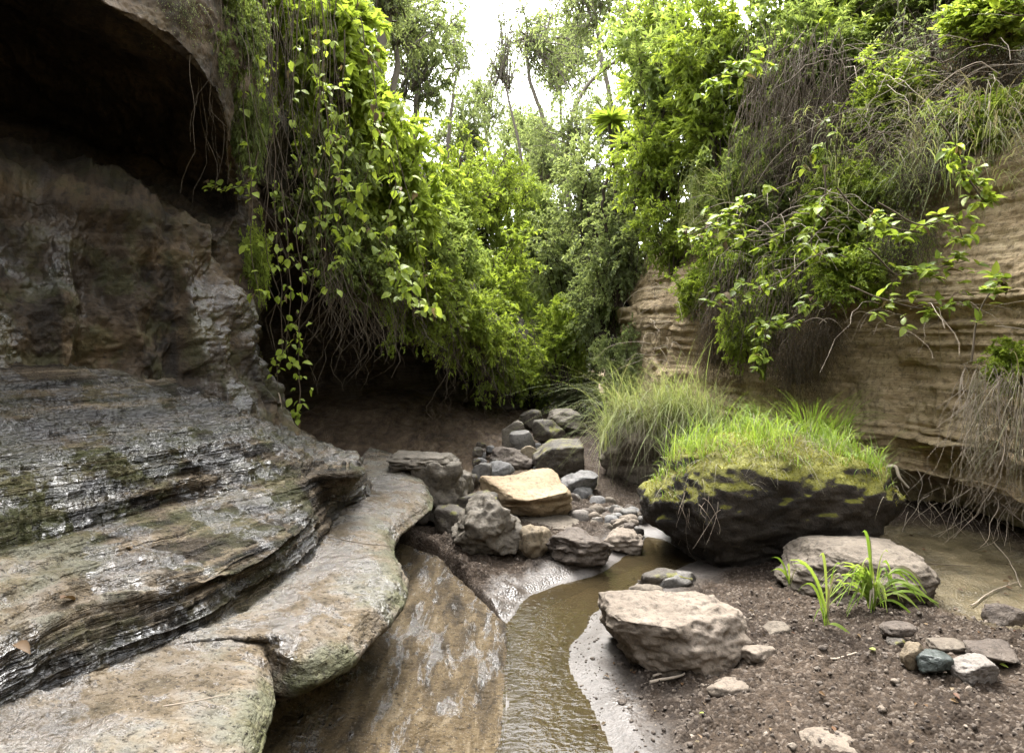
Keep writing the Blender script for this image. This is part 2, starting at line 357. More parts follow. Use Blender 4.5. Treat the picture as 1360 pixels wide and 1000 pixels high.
def strata(P, thick, warp=.25, dip=(0, 0), k=3.2):
    z = P[..., 2] + dip[0] * P[..., 0] + dip[1] * P[..., 1] + warp * thick * fbm(P, 1.3, 3)
    a = noise3(z / thick, P[..., 0] * .5 / 1.5, P[..., 1] * .5 / 1.5)
    return np.tanh(a * k)
def us_dense(K, ranges):
    return np.concatenate([np.linspace(a, b, n, endpoint=False) for a, b, n in ranges] + [[K - 1]])

W = lambda *a: np.array(a, float)
# left terraces: stations run from behind the camera along the gorge to the nose of the terrace
A = [W(-.62, -9, .40), W(-.72, 1.3, .40)] + [atz(x, y, .40) for x, y in [(352, 1000), (362, 930), (372, 893), (412, 911), (508, 839), (541, 785), (523, 724), (578, 672), (562, 637), (520, 606)]]
A = np.array(A); Kst = len(A)
A[4] += W(-.04, .02, 0)
C = np.array([W(-1.5, -9, .52), W(-1.42, .9, .52)] + [atz(x, y, .52) for x, y in [(0, 948), (104, 906), (175, 876), (250, 844), (352, 781), (404, 745), (430, 708), (452, 676), (488, 655), (476, 612)]])
Dl = np.array([W(-1.55, -9, .69), W(-1.47, .9, .69)] + [atz(x, y, .685) for x, y in [(0, 872), (104, 815), (175, 797), (250, 776), (345, 740), (396, 708), (418, 686), (428, 660), (468, 646), (472, 612)]])
E = np.array([W(-1.98, -9, .82), W(-1.9, .9, .82)] + [atz(x, y, .815) for x, y in [(0, 735), (80, 715), (125, 702), (170, 690), (250, 668), (330, 655), (392, 642), (416, 632), (466, 628), (468, 609)]])
Fl = np.array([W(-2.2, -9, 1.08), W(-2.12, .9, 1.08)] + [aty(x, y, d) for x, y, d in [(0, 612, 2.85), (80, 610, 3.0), (130, 606, 3.1), (180, 600, 3.25), (262, 592, 3.5), (338, 591, 3.85), (392, 597, 4.2), (420, 604, 4.5), (464, 606, 4.75), (465, 606, 5.8)]])
Gl = np.array([W(-2.45, -9, 1.22), W(-2.35, .9, 1.22)] + [aty(x, y, d) for x, y, d in [(0, 548, 3.2), (75, 552, 3.35), (120, 553, 3.45), (165, 553, 3.55), (245, 555, 3.8), (312, 558, 4.1), (365, 570, 4.5), (402, 585, 4.85), (440, 595, 5.2), (445, 598, 6.2)]])
H = np.array([W(-2.75, -9, 1.38), W(-2.65, .9, 1.38)] + [aty(x, y, d) for x, y, d in [(0, 498, 3.6), (70, 506, 3.75), (110, 511, 3.85), (150, 515, 3.95), (230, 519, 4.15), (290, 524, 4.45), (340, 542, 4.85), (385, 566, 5.3), (425, 585, 5.7), (430, 590, 6.8)]])
nin = unit(np.stack([-np.gradient(A[:, 1]), np.gradient(A[:, 0]), 0 * A[:, 0]], 1))      # horizontal normal, into the rock
nin *= np.sign((C - A)[:, :2] @ W(1, 0) * 0 + np.einsum('ij,ij->i', nin, C - A))[:, None]
und = np.array([.3, .3, .3, .3, .32, .34, .34, .32, .36, .4, .36, .3])
U = A + nin * und[:, None]; U[:, 2] = .2
U[4] = (U[3] + U[5]) / 2; U2 = U - nin * .05; U2[4] = (U2[3] + U2[5]) / 2; U2[1:-1] = (U2[:-2] + 2 * U2[1:-1] + U2[2:]) / 4; U2[:, 2] = .155
Bl = A + nin * .2; Bl[:, 2] = .505
B2 = A + nin * .06; B2[:, 2] = .472
R0 = np.array([W(.0, -9, -.1), W(.0, 1.2, -.1)] + [atz(x, y, 0) for x, y in [(662, 1060), (664, 1010), (666, 980), (668, 940), (672, 880), (672, 832), (650, 800), (622, 775), (600, 750), (590, 715)]])
R1 = R0.copy(); R0 = R0 + W(.06, 0, 0); R0[:, 2] = -.07; R1[:, 2] = .006
R2 = R1 * .45 + U2 * .55; R2[:, 2] = .095
lines = [R0, R1, R2, U2, U, A, B2, Bl, C, Dl, E, Fl, Gl, H, H + W(-.25, .15, .06)]
us = us_dense(Kst, [(0, 1, 24), (1, 2, 40), (2, 10, 560), (10, 11, 50)])
G, tt = loft(lines, us, [8, 34, 34, 8, 22, 12, 16, 56, 46, 40, 60, 60, 60, 6], 4, 3)
ttr = tt; tt = np.maximum(0, tt - 2)
N = grid_normals(G)
if N[len(N) // 2, :, 2].mean() < 0: N = -N
rough_t = np.interp(tt, [0, 1, 2, 3, 4, 5, 5.8, 6, 7, 8, 8.3, 9, 10, 11, 12], [.6, .6, .7, .35, .3, .3, .4, 1, 1, .8, 1.5, 1.4, 1, 1, 1])[:, None]
steep = 1 - np.clip(np.abs(N[..., 2]), 0, 1)
Gx = G.copy()
d = fbm(G, 1.7, 4) * .035 * np.clip(rough_t, .5, 1) + fbm(G, 9, 3, .55, 3) * .013 * np.clip(rough_t, .6, 2) + fbm(G, 38, 2, .6, 8) * .0055 * np.clip(rough_t, .6, 2)
d += (strata(G, .075) * .02 + strata(G, .03) * .012 + strata(G, .013) * .006) * np.clip(steep * 1.5, .1, 1) * rough_t
# broken blocks along the dark upper step
blk = np.tanh(4 * noise3(us[None] * 9 + 0 * tt[:, None], tt[:, None] * 2.2, 3.3)) * np.interp(tt, [8, 8.1, 8.45, 8.6], [0, 1, 1, 0])[:, None]
d += blk * .012
d = d * np.interp(ttr, [0, .9, 1.3], [.1, .15, 1])[:, None]
G = G + N * d[..., None]
# thin layer edges stepping across the benches
zz = Gx[..., 2] + .012 * fbm(Gx, .8, 2) + .006 * fbm(Gx, 5, 2) + .02 * Gx[..., 1]
stepamt = np.interp(tt, [5, 5.7, 6, 7, 9, 11], [.0, .25, .9, 1, 1, .8])[:, None] * (.75 + .5 * fbm(Gx, 1.5, 2, .5, 5))
hstep = .034; q = zz / hstep; q = q + .55 * noise3(q / 2.3, .5, .5) + .25 * noise3(q * .9, 3.5, .5); fr = q - np.floor(q)
G[..., 2] += stepamt * hstep * (smooth(.38, .62, fr) - fr)
tone = np.interp(tt, [0, 1, 2, 2.6, 3, 5, 5.9, 6.05, 6.8, 7.05, 7.9, 8.05, 8.7, 9.1, 10, 11, 12], [.3, .3, .2, .3, .6, 1, .9, .02, .05, .36, .42, .0, .0, .05, .4, .42, .4])[:, None] + 0 * us[None]
tone = tone + .35 * fbm(Gx, 1.6, 3)
wet = np.interp(tt, [0, 1, 2, 3, 5, 6, 7, 8, 9, 10, 11, 12], [.55, .45, .3, .36, .64, .72, .6, .55, .75, .9, .55, .4])[:, None] + .3 * fbm(Gx, 2.3, 2, .5, 4)
moss = np.interp(tt, [0, 1.5, 2, 3, 3.8, 4.6, 5.5, 7, 7.5, 9, 10, 12], [.0, .2, 1, 1, .8, .35, .15, .4, .5, .7, .35, .2])[:, None] + 0 * us[None]
nr, nc = G.shape[:2]
fz = grid_faces(nr, nc)
v0, v1, v2 = G.reshape(-1, 3)[fz[:, 0]], G.reshape(-1, 3)[fz[:, 1]], G.reshape(-1, 3)[fz[:, 3]]
flip = np.einsum('ij,ij->i', np.cross(v1 - v0, v2 - v0), N.reshape(-1, 3)[fz[:, 0]]).mean() < 0
link('rock_terrace', mk_mesh('rock_terrace', G, grid_faces(nr, nc, flip), M['terrace'], True, dict(tone=tone, wet=wet, moss=moss, slope=(1 - smooth(1.0, 1.9, tt))[:, None] + 0 * us[None])),
     label='stepped wet layered rock ledges along the foot of the dark cliff', kind='structure')

# left cliff with the dark alcove
Hd = [(0, 498, 3.6), (70, 506, 3.75), (110, 511, 3.85), (150, 515, 3.95), (230, 519, 4.15), (290, 524, 4.45), (335, 540, 4.85), (365, 560, 5.3), (360, 570, 6.6)]
I0 = [(0, 380, 3.72), (70, 390, 3.9), (110, 396, 3.98), (150, 398, 4.1), (220, 405, 4.3), (282, 415, 4.55), (318, 430, 4.95), (340, 450, 5.4), (342, 460, 6.6)]
I1 = [(0, 245, 3.95), (70, 262, 4.1), (110, 275, 4.2), (150, 283, 4.3), (220, 288, 4.5), (285, 293, 4.75), (318, 300, 5.05), (340, 330, 5.5), (340, 340, 6.6)]
I2 = [(0, 130, 5.6), (70, 160, 5.7), (110, 175, 5.8), (150, 190, 5.8), (215, 225, 5.7), (280, 272, 5.4), (314, 275, 5.1), (338, 280, 5.5), (340, 280, 6.6)]
I25 = [(-40, -30, 5.0), (40, 10, 5.1), (90, 40, 5.1), (140, 70, 5.2), (222, 130, 5.2), (288, 215, 5.0), (314, 250, 5.0), (338, 255, 5.5), (340, 255, 6.6)]
I3 = [(-60, -125, 3.3), (30, -62, 3.5), (80, -27, 3.6), (130, 2, 3.7), (225, 57, 3.95), (290, 130, 4.35), (312, 215, 4.9), (336, 230, 5.45), (338, 230, 6.6)]
I4 = [(-90, -260, 3.45), (20, -170, 3.6), (80, -120, 3.75), (140, -70, 3.9), (245, -15, 4.15), (315, 50, 4.6), (335, 110, 5.05), (340, 100, 5.6), (340, 100, 6.6)]
base = np.array([aty(*q) for q in Hd]); top = np.array([aty(*q) for q in I4])
ext = lambda Lw, dx: np.concatenate([[W(Lw[0][0] + dx * .5, -9, Lw[0][2]), W(Lw[0][0] + dx * .7, 1.0, Lw[0][2])], Lw], 0)
Lw = [base + W(.2, -.25, -.3), base] + [np.array([aty(*q) for q in I]) for I in (I0, I1, I2, I25, I3, I4)]
Lw += [top + W(-.3, .2, 1.0), top * W(1, 1, 0) + W(-.9, .5, 6.5), top * W(1, 1, 0) + W(-3, 1.5, 10.5)]
Lw = [ext(l, -.35) for l in Lw]
us = us_dense(11, [(0, 1, 16), (1, 2, 40), (2, 9, 330), (9, 10, 20)])
G, tt = loft(Lw, us, [6, 70, 70, 40, 50, 40, 40, 20, 20, 12], 5, 3)
N = grid_normals(G)
if N[40, 200] @ W(1, -1, 0) < 0: N = -N
rw = np.interp(tt, [0, 1, 3, 3.5, 5, 6, 7, 10], [1, 1, 1, .5, .4, .25, .5, 1])[:, None]
vert = G * W(1, 1, .45)
d = fbm(vert, 1.6, 4) * .2 * rw + (.5 - np.abs(fbm(vert, 3.2, 3, .5, 12))) * .09 * rw + fbm(G, 6, 4, .55, 3) * .035 * rw + fbm(G, 30, 3, .6, 9) * .009
d += strata(G, .3, 1.2, (.35, .2)) * .02 * rw
d -= .09 * smooth(.25, .6, fbm(vert, 2.1, 2, .5, 41)) * np.interp(tt, [1, 1.3, 2.8, 3.2], [0, 1, 1, 0])[:, None]
G = G + N * d[..., None]
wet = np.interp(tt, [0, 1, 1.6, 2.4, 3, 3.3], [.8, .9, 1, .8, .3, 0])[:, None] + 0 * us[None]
moss = np.interp(tt, [0, 1, 2, 3, 4, 10], [.5, .4, .5, .3, .0, .3])[:, None] + 0 * us[None]
nr, nc = G.shape[:2]; fz = grid_faces(nr, nc); vv = G.reshape(-1, 3)
flip = np.einsum('ij,ij->i', np.cross(vv[fz[:, 1]] - vv[fz[:, 0]], vv[fz[:, 3]] - vv[fz[:, 0]]), N.reshape(-1, 3)[fz[:, 0]]).mean() < 0
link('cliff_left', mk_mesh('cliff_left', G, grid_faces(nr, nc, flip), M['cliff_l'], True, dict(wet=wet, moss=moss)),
     label='dark overhanging cliff with a shadowed alcove above the wet ledges', kind='structure')

# cave wall and the slope above it, far left side of the gorge
bs = np.array([aty(*q) for q in [(250, 575, 7.5), (400, 552, 9.2), (520, 543, 10.5), (620, 540, 11.8), (690, 546, 12.8), (735, 548, 15), (740, 545, 20), (700, 540, 28)]])
lip = np.array([aty(*q) for q in [(320, 240, 5.9), (430, 290, 6.4), (520, 340, 7.3), (600, 400, 8.6), (670, 450, 11), (725, 470, 14), (735, 470, 20), (700, 480, 28)]])
bk = bs * W(1, 1, 0) + W(-.5, .6, 0); bk[:, 2] = np.maximum(bs[:, 2] + 1.2, lip[:, 2] - .3)
mid = (lip + bk) / 2; mid[:, 2] = np.maximum(mid[:, 2], lip[:, 2] + .15)
up1 = np.array([aty(*q) for q in [(290, 80, 6.1), (390, 80, 6.8), (470, 150, 8.2), (545, 240, 10), (610, 330, 13), (680, 400, 17), (700, 420, 22), (690, 430, 30)]])
up2 = np.array([aty(*q) for q in [(240, -150, 6.6), (360, -120, 7.6), (430, -60, 9.5), (480, 60, 12.5), (540, 180, 17), (610, 300, 23), (640, 360, 28), (660, 380, 38)]])
up3 = up2 + W(-7, 1, 2.5)
fr_ = bs + W(.2, -.4, -.5)
us = us_dense(8, [(0, 5, 260), (5, 7, 40)])
G, tt = loft([fr_, bs, bk, mid, lip, up1, up2, up3], us, [10, 50, 20, 24, 30, 30, 12], 4, 3)
N = grid_normals(G)
if N[30, 120] @ W(.5, -1, 0) < 0: N = -N
d = fbm(G, 1.1, 4) * .12 + fbm(G, 5, 3, .55, 3) * .03 + strata(G, .12, .4) * .04 * np.interp(tt, [0, 1, 3, 4, 7], [1, 1, .6, .3, 0])[:, None]
G = G + N * d[..., None]; nr, nc = G.shape[:2]; fz = grid_faces(nr, nc); vv = G.reshape(-1, 3)
flip = np.einsum('ij,ij->i', np.cross(vv[fz[:, 1]] - vv[fz[:, 0]], vv[fz[:, 3]] - vv[fz[:, 0]]), N.reshape(-1, 3)[fz[:, 0]]).mean() < 0
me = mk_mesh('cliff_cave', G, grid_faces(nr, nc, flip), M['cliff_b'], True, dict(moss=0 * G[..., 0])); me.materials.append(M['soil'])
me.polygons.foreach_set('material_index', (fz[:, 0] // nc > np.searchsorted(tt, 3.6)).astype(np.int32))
link('cliff_cave', me,
     label='dark undercut cave wall behind the hanging vines', kind='structure')

# right sandstone cliff and the slope above it
rb = np.array([aty(*q) for q in [(785, 545, 24), (795, 552, 15), (835, 580, 10.6), (960, 640, 8.0), (1195, 690, 6.15), (1365, 748, 5.0)]] + [W(3.6, 3, 0), W(3.0, -9, 0)])
rb[:, 2] = -.03
def off(Lw_, dxy, z):
    o_ = Lw_.copy(); n_ = unit(np.stack([np.gradient(Lw_[:, 1]), -np.gradient(Lw_[:, 0]), 0 * Lw_[:, 0]], 1)); n_ *= np.sign(n_[:, :1] + 1e-9)
    o_ += n_ * -dxy; o_[:, 2] = z; return o_         # dxy > 0 leans out into the gorge
ctop = np.array([2.4, 2.4, 2.5, 2.55, 2.85, 3.05, 3.3, 3.4])
lines = [off(rb, -.5, -.15), off(rb, -.42, .1), off(rb, -.3, .3), off(rb, .03, .37), off(rb, .05, .8), off(rb, -.02, 1.3), off(rb, .03, 1.9), off(rb, -.1, 2.3), off(rb, -.2, ctop), off(rb, -1.0, ctop + 1.1), off(rb, -2.2, ctop + 3.1), off(rb, -5, ctop + 7)]
lines = np.array(lines)
for q in range(4, 12): lines[q][0] += W(2.5, 0, 0); lines[q][1] += W(.8, 0, 0)
us = us_dense(8, [(0, 2, 50), (2, 6, 430), (6, 7, 30)])
G, tt = loft(lines, us, [4, 14, 14, 40, 44, 50, 40, 40, 26, 20, 10], 3, 3)
N = grid_normals(G)
if N[100, 300] @ W(-1, -1, 0) < 0: N = -N
steep = 1 - np.clip(np.abs(N[..., 2]), 0, 1)
lw = np.interp(tt, [0, 2, 3, 3.9, 4.1, 5.2, 5.6, 8, 9, 11], [.4, .4, 1, 1, .25, .2, .8, 1.1, .3, 0])[:, None] * (.35 + 1.1 * smooth(-.4, .4, fbm(G, .9, 3, .5, 31)))
d = fbm(G * W(1, 1, .7), .9, 3) * .08 + fbm(G, 5, 4, .55, 3) * .018 + fbm(G, 28, 2, .6, 9) * .006
d += (strata(G, .17, .7, (.1, .02), 6) * .06 + strata(G, .055, .6, (.1, .02), 6) * .036 + strata(G, .024, .6, (.1, .02), 5) * .018) * steep * lw
d -= .06 * smooth(.25, .55, fbm(G * W(1, 1, 1.6), 1.5, 3, .55, 77)) * steep + .03 * smooth(.12, .0, np.abs(fbm(G * W(1.4, 1.4, .5), 1.7, 2, .5, 55))) * steep
G = G + N * d[..., None]; nr, nc = G.shape[:2]; fz = grid_faces(nr, nc); vv = G.reshape(-1, 3)
flip = np.einsum('ij,ij->i', np.cross(vv[fz[:, 1]] - vv[fz[:, 0]], vv[fz[:, 3]] - vv[fz[:, 0]]), N.reshape(-1, 3)[fz[:, 0]]).mean() < 0
me = mk_mesh('cliff_right', G, grid_faces(nr, nc, flip), M['cliff_r'], True, dict(moss=np.interp(tt, [0, 7, 8, 9, 11], [.1, .1, .3, 1, 1])[:, None] + 0 * us[None]))
me.materials.append(M['soil'])
fm = (fz[:, 0] // nc > np.searchsorted(tt, 8.4)).astype(np.int32); me.polygons.foreach_set('material_index', fm)
link('cliff_right', me, label='tan layered sandstone cliff under a tangle of shrubs and dry grass', kind='structure')

# far end of the gorge
xs = np.linspace(-30, 30, 120); ts = np.linspace(0, 1, 40)
X, T_ = np.meshgrid(xs, ts)
prof = 4.2 + .035 * (X - 1) ** 2
G = np.stack([X, 27 + T_ * 14 + 1.2 * np.sin(X * .4), -.3 + prof * smooth(0, 1, T_) + .0], -1)
G[..., 2] += fbm(G, .5, 3) * .5 * T_
link('hill', mk_mesh('hill', G, grid_faces(40, 120), M['soil'], True, dict(moss=np.ones(X.size))), label='wooded slope closing the far end of the gorge', kind='structure')

xs = np.linspace(-16, 16, 70); X, T_ = np.meshgrid(xs, ts)
G = np.stack([X, -8.5 - T_ * 5, -.3 + 8.5 * smooth(0, 1, T_)], -1); G = G + fbm(G, .6, 3)[..., None] * W(.0, .6, .4)  # out-of-view slope, added to block skylight coming from behind the camera
link('hill', mk_mesh('hill', G, grid_faces(40, 70), M['soil'], True, dict(moss=np.ones(X.size))), label='unseen slope added behind the viewer to shut out frontal light', kind='structure')

# ------------------------------------------------------------------ stream bed and water
def seg_dist(P, poly, closed=False):
    best = np.full(P.shape[:-1], 1e9); pts = np.asarray(poly)[:, :2]
    n = len(pts) if closed else len(pts) - 1
    for i in range(n):
        a, b_ = pts[i], pts[(i + 1) % len(pts)]; ab = b_ - a
        t = np.clip(((P - a) @ ab) / (ab @ ab + 1e-9), 0, 1); best = np.minimum(best, np.linalg.norm(P - a - t[..., None] * ab, axis=-1))
    return best
def inside(P, poly):
    pts = np.asarray(poly)[:, :2]; r = np.zeros(P.shape[:-1], bool); j = len(pts) - 1
    for i in range(len(pts)):
        c = ((pts[i, 1] > P[..., 1]) != (pts[j, 1] > P[..., 1])) & (P[..., 0] < (pts[j, 0] - pts[i, 0]) * (P[..., 1] - pts[i, 1]) / (pts[j, 1] - pts[i, 1] + 1e-12) + pts[i, 0])
        r ^= c; j = i
    return r
sl_ = [atz(x, y, 0) for x, y in [(664, 1000), (668, 900), (672, 835), (700, 792), (745, 773), (800, 752), (840, 735)]]
sr_ = [atz(x, y, 0) for x, y in [(800, 1000), (765, 910), (757, 855), (778, 818), (826, 788), (862, 768), (930, 745)]]
stream = np.array([W(-.05, -9, 0)] + sl_ + [atz(858, 712, 0), atz(880, 715, 0)] + sr_[::-1] + [W(.42, 1.5, 0), W(.45, -9, 0)])
up_pool = np.array([atz(x, y, 0) for x, y in [(790, 650), (850, 655), (872, 690), (835, 690)]])
puddle = np.array([atz(x, y, 0) for x, y in [(1195, 712), (1280, 722), (1400, 765), (1450, 860), (1340, 848), (1262, 815), (1215, 765)]])
slabp = np.array([W(-.05, -9, 0), W(-1, -9, 0)][:0] + [W(-1, -9, 0), W(-.05, -9, 0)] + [atz(x, y, 0) for x, y in [(668, 1000), (672, 900), (674, 830), (640, 795), (585, 745), (520, 740), (380, 900), (300, 1000)]])
ridge = np.array([atz(568, 716, .1), atz(600, 752, .08), atz(648, 792, .04)])
def bed_height(P):
    P3 = np.concatenate([P, 0 * P[..., :1]], -1)
    wob = .03 * fbm(P3, 2.6, 3)
    sdn = seg_dist(P, stream, True); sgn = np.where(inside(P, stream), -sdn, sdn) + wob
    z = np.where(sgn < 0, -.05 * smooth(0, -.12, sgn) - .003, .028 * smooth(0, .15, sgn) + .05 * smooth(.1, .9, sgn))
    right = smooth(.5, 1.4, P[..., 0]) * smooth(4.6, 3.0, P[..., 1])
    z += .05 * right
    pd = seg_dist(P, puddle, True); ps = np.where(inside(P, puddle), -pd, pd) + 2 * wob
    z = z * smooth(-.12, .35, ps) + (1 - smooth(-.12, .35, ps)) * .028
    back = smooth(6.2, 11, P[..., 1]) * smooth(.6, -2.2, P[..., 0])
    z += .62 * back + .1 * smooth(7, 14, P[..., 1])
    lz = smooth(.3, 0, seg_dist(P, ridge) + .1 * fbm(P3, 5, 4)); z += .06 * lz * (1 + .7 * fbm(P3, 9, 3)) * smooth(-.02, .03, sgn)
    z += .06 * smooth(.45, 0, seg_dist(P, np.array([atz(640, 735, 0), atz(760, 750, 0)])))
    sb = np.where(inside(P, slabp), seg_dist(P, slabp, True), 0); z -= .16 * smooth(0, .06, sb)
    rg = smooth(.03, .3, sgn) * smooth(-.1, .2, ps)
    silt = (1 - smooth(.1, .4, sgn + .16 * fbm(P3, 4, 4))) * (sgn > -.1)
    silt = silt * (1 - .6 * smooth(3.7, 4.1, P[..., 1]) * smooth(.08, -.08, P[..., 0] - (P[..., 1] - 3.9) * .45 - .1) * (sgn > .02))
    z += fbm(P3, 3.2, 4) * .022 * rg + (fbm(P3, 18, 4, .65, 5) * .017 + np.clip(fbm(P3, 45, 2, .6, 9), 0, 1) * .012) * rg * (1 - .85 * silt)
    return z, sgn, ps, silt
def bz(x, y): return float(bed_height(np.array([[x, y]], float))[0][0])
xs = np.concatenate([np.linspace(-70, -4, 24, endpoint=False), np.linspace(-4, -1.2, 40, endpoint=False), np.arange(-1.2, 4.2, .0125), np.linspace(4.2, 70, 30)])
ys = np.concatenate([np.linspace(-30, 1.6, 30, endpoint=False), np.arange(1.6, 6.5, .0135), np.linspace(6.5, 14, 130, endpoint=False), np.linspace(14, 110, 40)])
X, Y = np.meshgrid(xs, ys); P = np.stack([X, Y], -1)
Z, sgn, ps, silt = bed_height(P)
olive = 1 - smooth(-.02, .3, ps)
bk_ = smooth(6.4, 7.5, Y) * smooth(1.0, .2, X)
wet = np.clip(.9 * (1 - smooth(.0, .45, sgn)) + .75 * (1 - smooth(-.1, .25, ps)) + .3 * bk_, 0, 1)
G = np.stack([X, Y, Z], -1)
link('streambed', mk_mesh('streambed', G, grid_faces(len(ys), len(xs)), M['bed'], True, dict(silt=silt, wet=wet, olive=olive, slab=.9 * bk_)),
     label='damp gravelly mud floor of the gorge', kind='structure')
xs = np.linspace(-.6, 1.6, 60); ys = np.linspace(-8.5, 6.8, 160); X, Y = np.meshgrid(xs, ys)
link('water', mk_mesh('water', np.stack([X, Y, 0 * X], -1), grid_faces(160, 60), M['water']), label='shallow murky brown stream running between the rocks', kind='structure')
print('terrain done')

# ------------------------------------------------------------------ rocks
def ico(sub):
    import bmesh
    bm = bmesh.new(); bmesh.ops.create_icosphere(bm, subdivisions=sub, radius=1.0)
    V = np.array([v.co[:] for v in bm.verts]); F = np.array([[v.index for v in f.verts] for f in bm.faces]); bm.free(); return V, F
ICO = {k: ico(k) for k in (2, 3, 4, 5, 6)}
def rock_mesh(name, seed, size, mat, sub=4, boxy=.5, cuts=6, rough=.06, flat_top=0.0, layers=0.0, fine=.012, planes=(), prof=None):
    rs = np.random.RandomState(seed); V, F = ICO[sub]; V = V.copy()
    cube = V / np.max(np.abs(V), axis=1, keepdims=True); V = V * (1 - boxy) + cube * boxy * .85
    for _ in range(cuts):
        n = unit(rs.randn(3)); h = rs.uniform(.55, .88); dd = V @ n - h; V -= np.clip(dd, 0, None)[:, None] * n[None] * .93
    for n, h in planes:
        n = unit(np.array(n, float)); dd = V @ n - h; V -= np.clip(dd, 0, None)[:, None] * n[None] * .96
    if prof: V[:, :2] *= np.interp(V[:, 2], *prof)[:, None]
    if flat_top: V[:, 2] = np.where(V[:, 2] > flat_top, flat_top + (V[:, 2] - flat_top) * .15, V[:, 2])
    n = unit(V); o = seed * 3.1
    V = V + n * (fbm(V, 1.6, 4, .5, o) * rough * 1.6)[:, None] + n * (fbm(V, 7, 3, .55, o) * rough * .45)[:, None] + n * (fbm(V, 26, 2, .6, o) * fine)[:, None]
    if layers: V = V + n * (np.tanh(3 * noise3(V[:, 2] * 7 + o, V[:, 0] * .8, V[:, 1] * .8)) * layers)[:, None] * (1 - np.abs(n[:, 2:3]))
    mn, mx = V.min(0), V.max(0); V = (V - (mn + mx) / 2) / (mx - mn) * np.array(size)
    return mk_mesh(name, V, F, mat)
RN = [0]
def rock(x0, y0, x1, y1, label, mat, depth=None, zg=None, rot=0.0, tilt=(0, 0), name='rock', group=None, sink=.18, cat='rock', **kw):
    """a rock whose outline in the photograph spans the given box; its base rests on the bed at height zg"""
    RN[0] += 1
    z0 = 0.03 if zg is None else zg
    p = atz((x0 + x1) / 2, y1, z0); wd = (x1 - x0) / F_PX * p[1]
    dp = wd * .8 if depth is None else depth
    Yc = p[1] + dp * .42
    if zg is None:
        z0 = bz(p[0], p[1]); p = atz((x0 + x1) / 2, y1, z0); Yc = p[1] + dp * .42
    wd = (x1 - x0) / F_PX * Yc
    zt = aty(0, y0, Yc + dp * .15)[2]; ht = max(zt - z0, (.3 if name == 'stone' else .12) * wd)
    kw.setdefault('sub', 4)
    me = rock_mesh(name, kw.pop('seed', RN[0] * 7 + 1), (wd, dp, ht * (1 + sink)), M[mat], **kw)
    xc = (x0 + x1) / 2; X_ = aty(xc, 600, Yc)[0]
    o = link(name, me, None, label, cat, group, None, (X_, Yc, z0 + ht * (1 + sink) / 2 - ht * sink))
    o.rotation_euler = (tilt[0], tilt[1], rot)
    return o
fore = rock(797, 778, 992, 903, 'large flat-topped brown boulder on the gravel beside the stream', 'st_fore', depth=.62, sub=6, boxy=.55, cuts=7, rough=.07, seed=12, name='boulder', cat='boulder', fine=.01, planes=[((0, -.25, 1), .6), ((-.3, -.9, -.1), .7)])
mossy = rock(850, 566, 1197, 776, 'huge dark mossy boulder with bright grass growing on top', 'st_moss', depth=1.4, sub=6, boxy=.22, cuts=0, rough=.065, seed=24, name='boulder', cat='boulder', zg=-.04, fine=.014, planes=[((0.05, -.93, -.26), .7), ((.75, -.4, -.4), .8), ((-.8, -.4, -.4), .85)])
rock(1038, 713, 1238, 806, 'rounded brown boulder between mossy boulder and grass plant', 'st_round', depth=.75, sub=6, boxy=.25, cuts=3, rough=.05, seed=31, name='boulder', cat='boulder')
rock(632, 624, 762, 692, 'yellow-tan flat slab boulder in the middle of the streambed', 'st_tan', depth=.75, sub=5, boxy=.6, cuts=2, rough=.05, layers=.05, seed=44, planes=[((.1, -.42, .9), .5), ((-.7, -.6, .2), .75), ((.5, -.8, -.35), .7), ((.8, .2, .3), .8), ((-.2, -.75, -.6), .65)], name='boulder', cat='boulder')
rock(668, 690, 772, 708, 'thin tan ledge stone under the yellow slab boulder', 'st_round', depth=.4, boxy=.6, cuts=4, layers=.06, seed=45, zg=.02)
rock(744, 626, 796, 657, 'pale grey pitted rock beside the grass tussock', 'st_grey', boxy=.4, cuts=6, rough=.1)
rock(722, 702, 816, 750, 'rough brown rock at the head of the pool', 'st_brown', depth=.4, sub=5, boxy=.4, rough=.12, cuts=5)
rock(800, 700, 857, 740, 'brown ribbed rock touching the mossy boulder by the pool', 'st_fore', depth=.35, sub=5, boxy=.35, layers=.05, rough=.08)
rock(688, 695, 734, 742, 'small yellowish broken rock below the tan slab', 'st_ochre', boxy=.4, rough=.12, cuts=6)
rock(596, 655, 704, 742, 'jagged grey-brown broken rock leaning below the square block', 'st_wedge', depth=.5, sub=5, boxy=.4, rough=.13, cuts=7, seed=61)
rock(604, 650, 664, 706, 'dark square block rock left of the yellow slab', 'st_dark', depth=.4, sub=5, boxy=.85, rough=.05, cuts=3, zg=.06, seed=66)
rock(575, 668, 622, 722, 'dark stone tucked under the end of the pale ledge', 'st_dark', depth=.35, boxy=.6, cuts=4, zg=.05)
ped = rock(538, 604, 624, 694, 'eroded pedestal rock with a flat pale cap at the end of the ledge', 'st_wedge', depth=.5, sub=5, boxy=.7, cuts=2, rough=.12, layers=.05, zg=.12, seed=71, name='pedestal_rock', prof=([-1, -.4, .3, 1], [1.0, .9, .78, .9]))
cap = link('cap', rock_mesh('cap', 72, (.56, .5, .15), M['st_wedge'], sub=5, boxy=.6, cuts=2, rough=.1, layers=.05), ped, loc=(-.12, .02, .24))
arm = link('overhang', rock_mesh('overhang', 75, (.5, .5, .3), M['st_wedge'], sub=5, boxy=.5, cuts=2, rough=.13, layers=.08), ped, loc=(-.22, .08, .05))
rock(586, 622, 630, 668, 'blocky rock leaning against the flat-capped pedestal rock', 'st_wedge', depth=.35, sub=5, boxy=.75, cuts=3, rough=.07, zg=.2, seed=73)
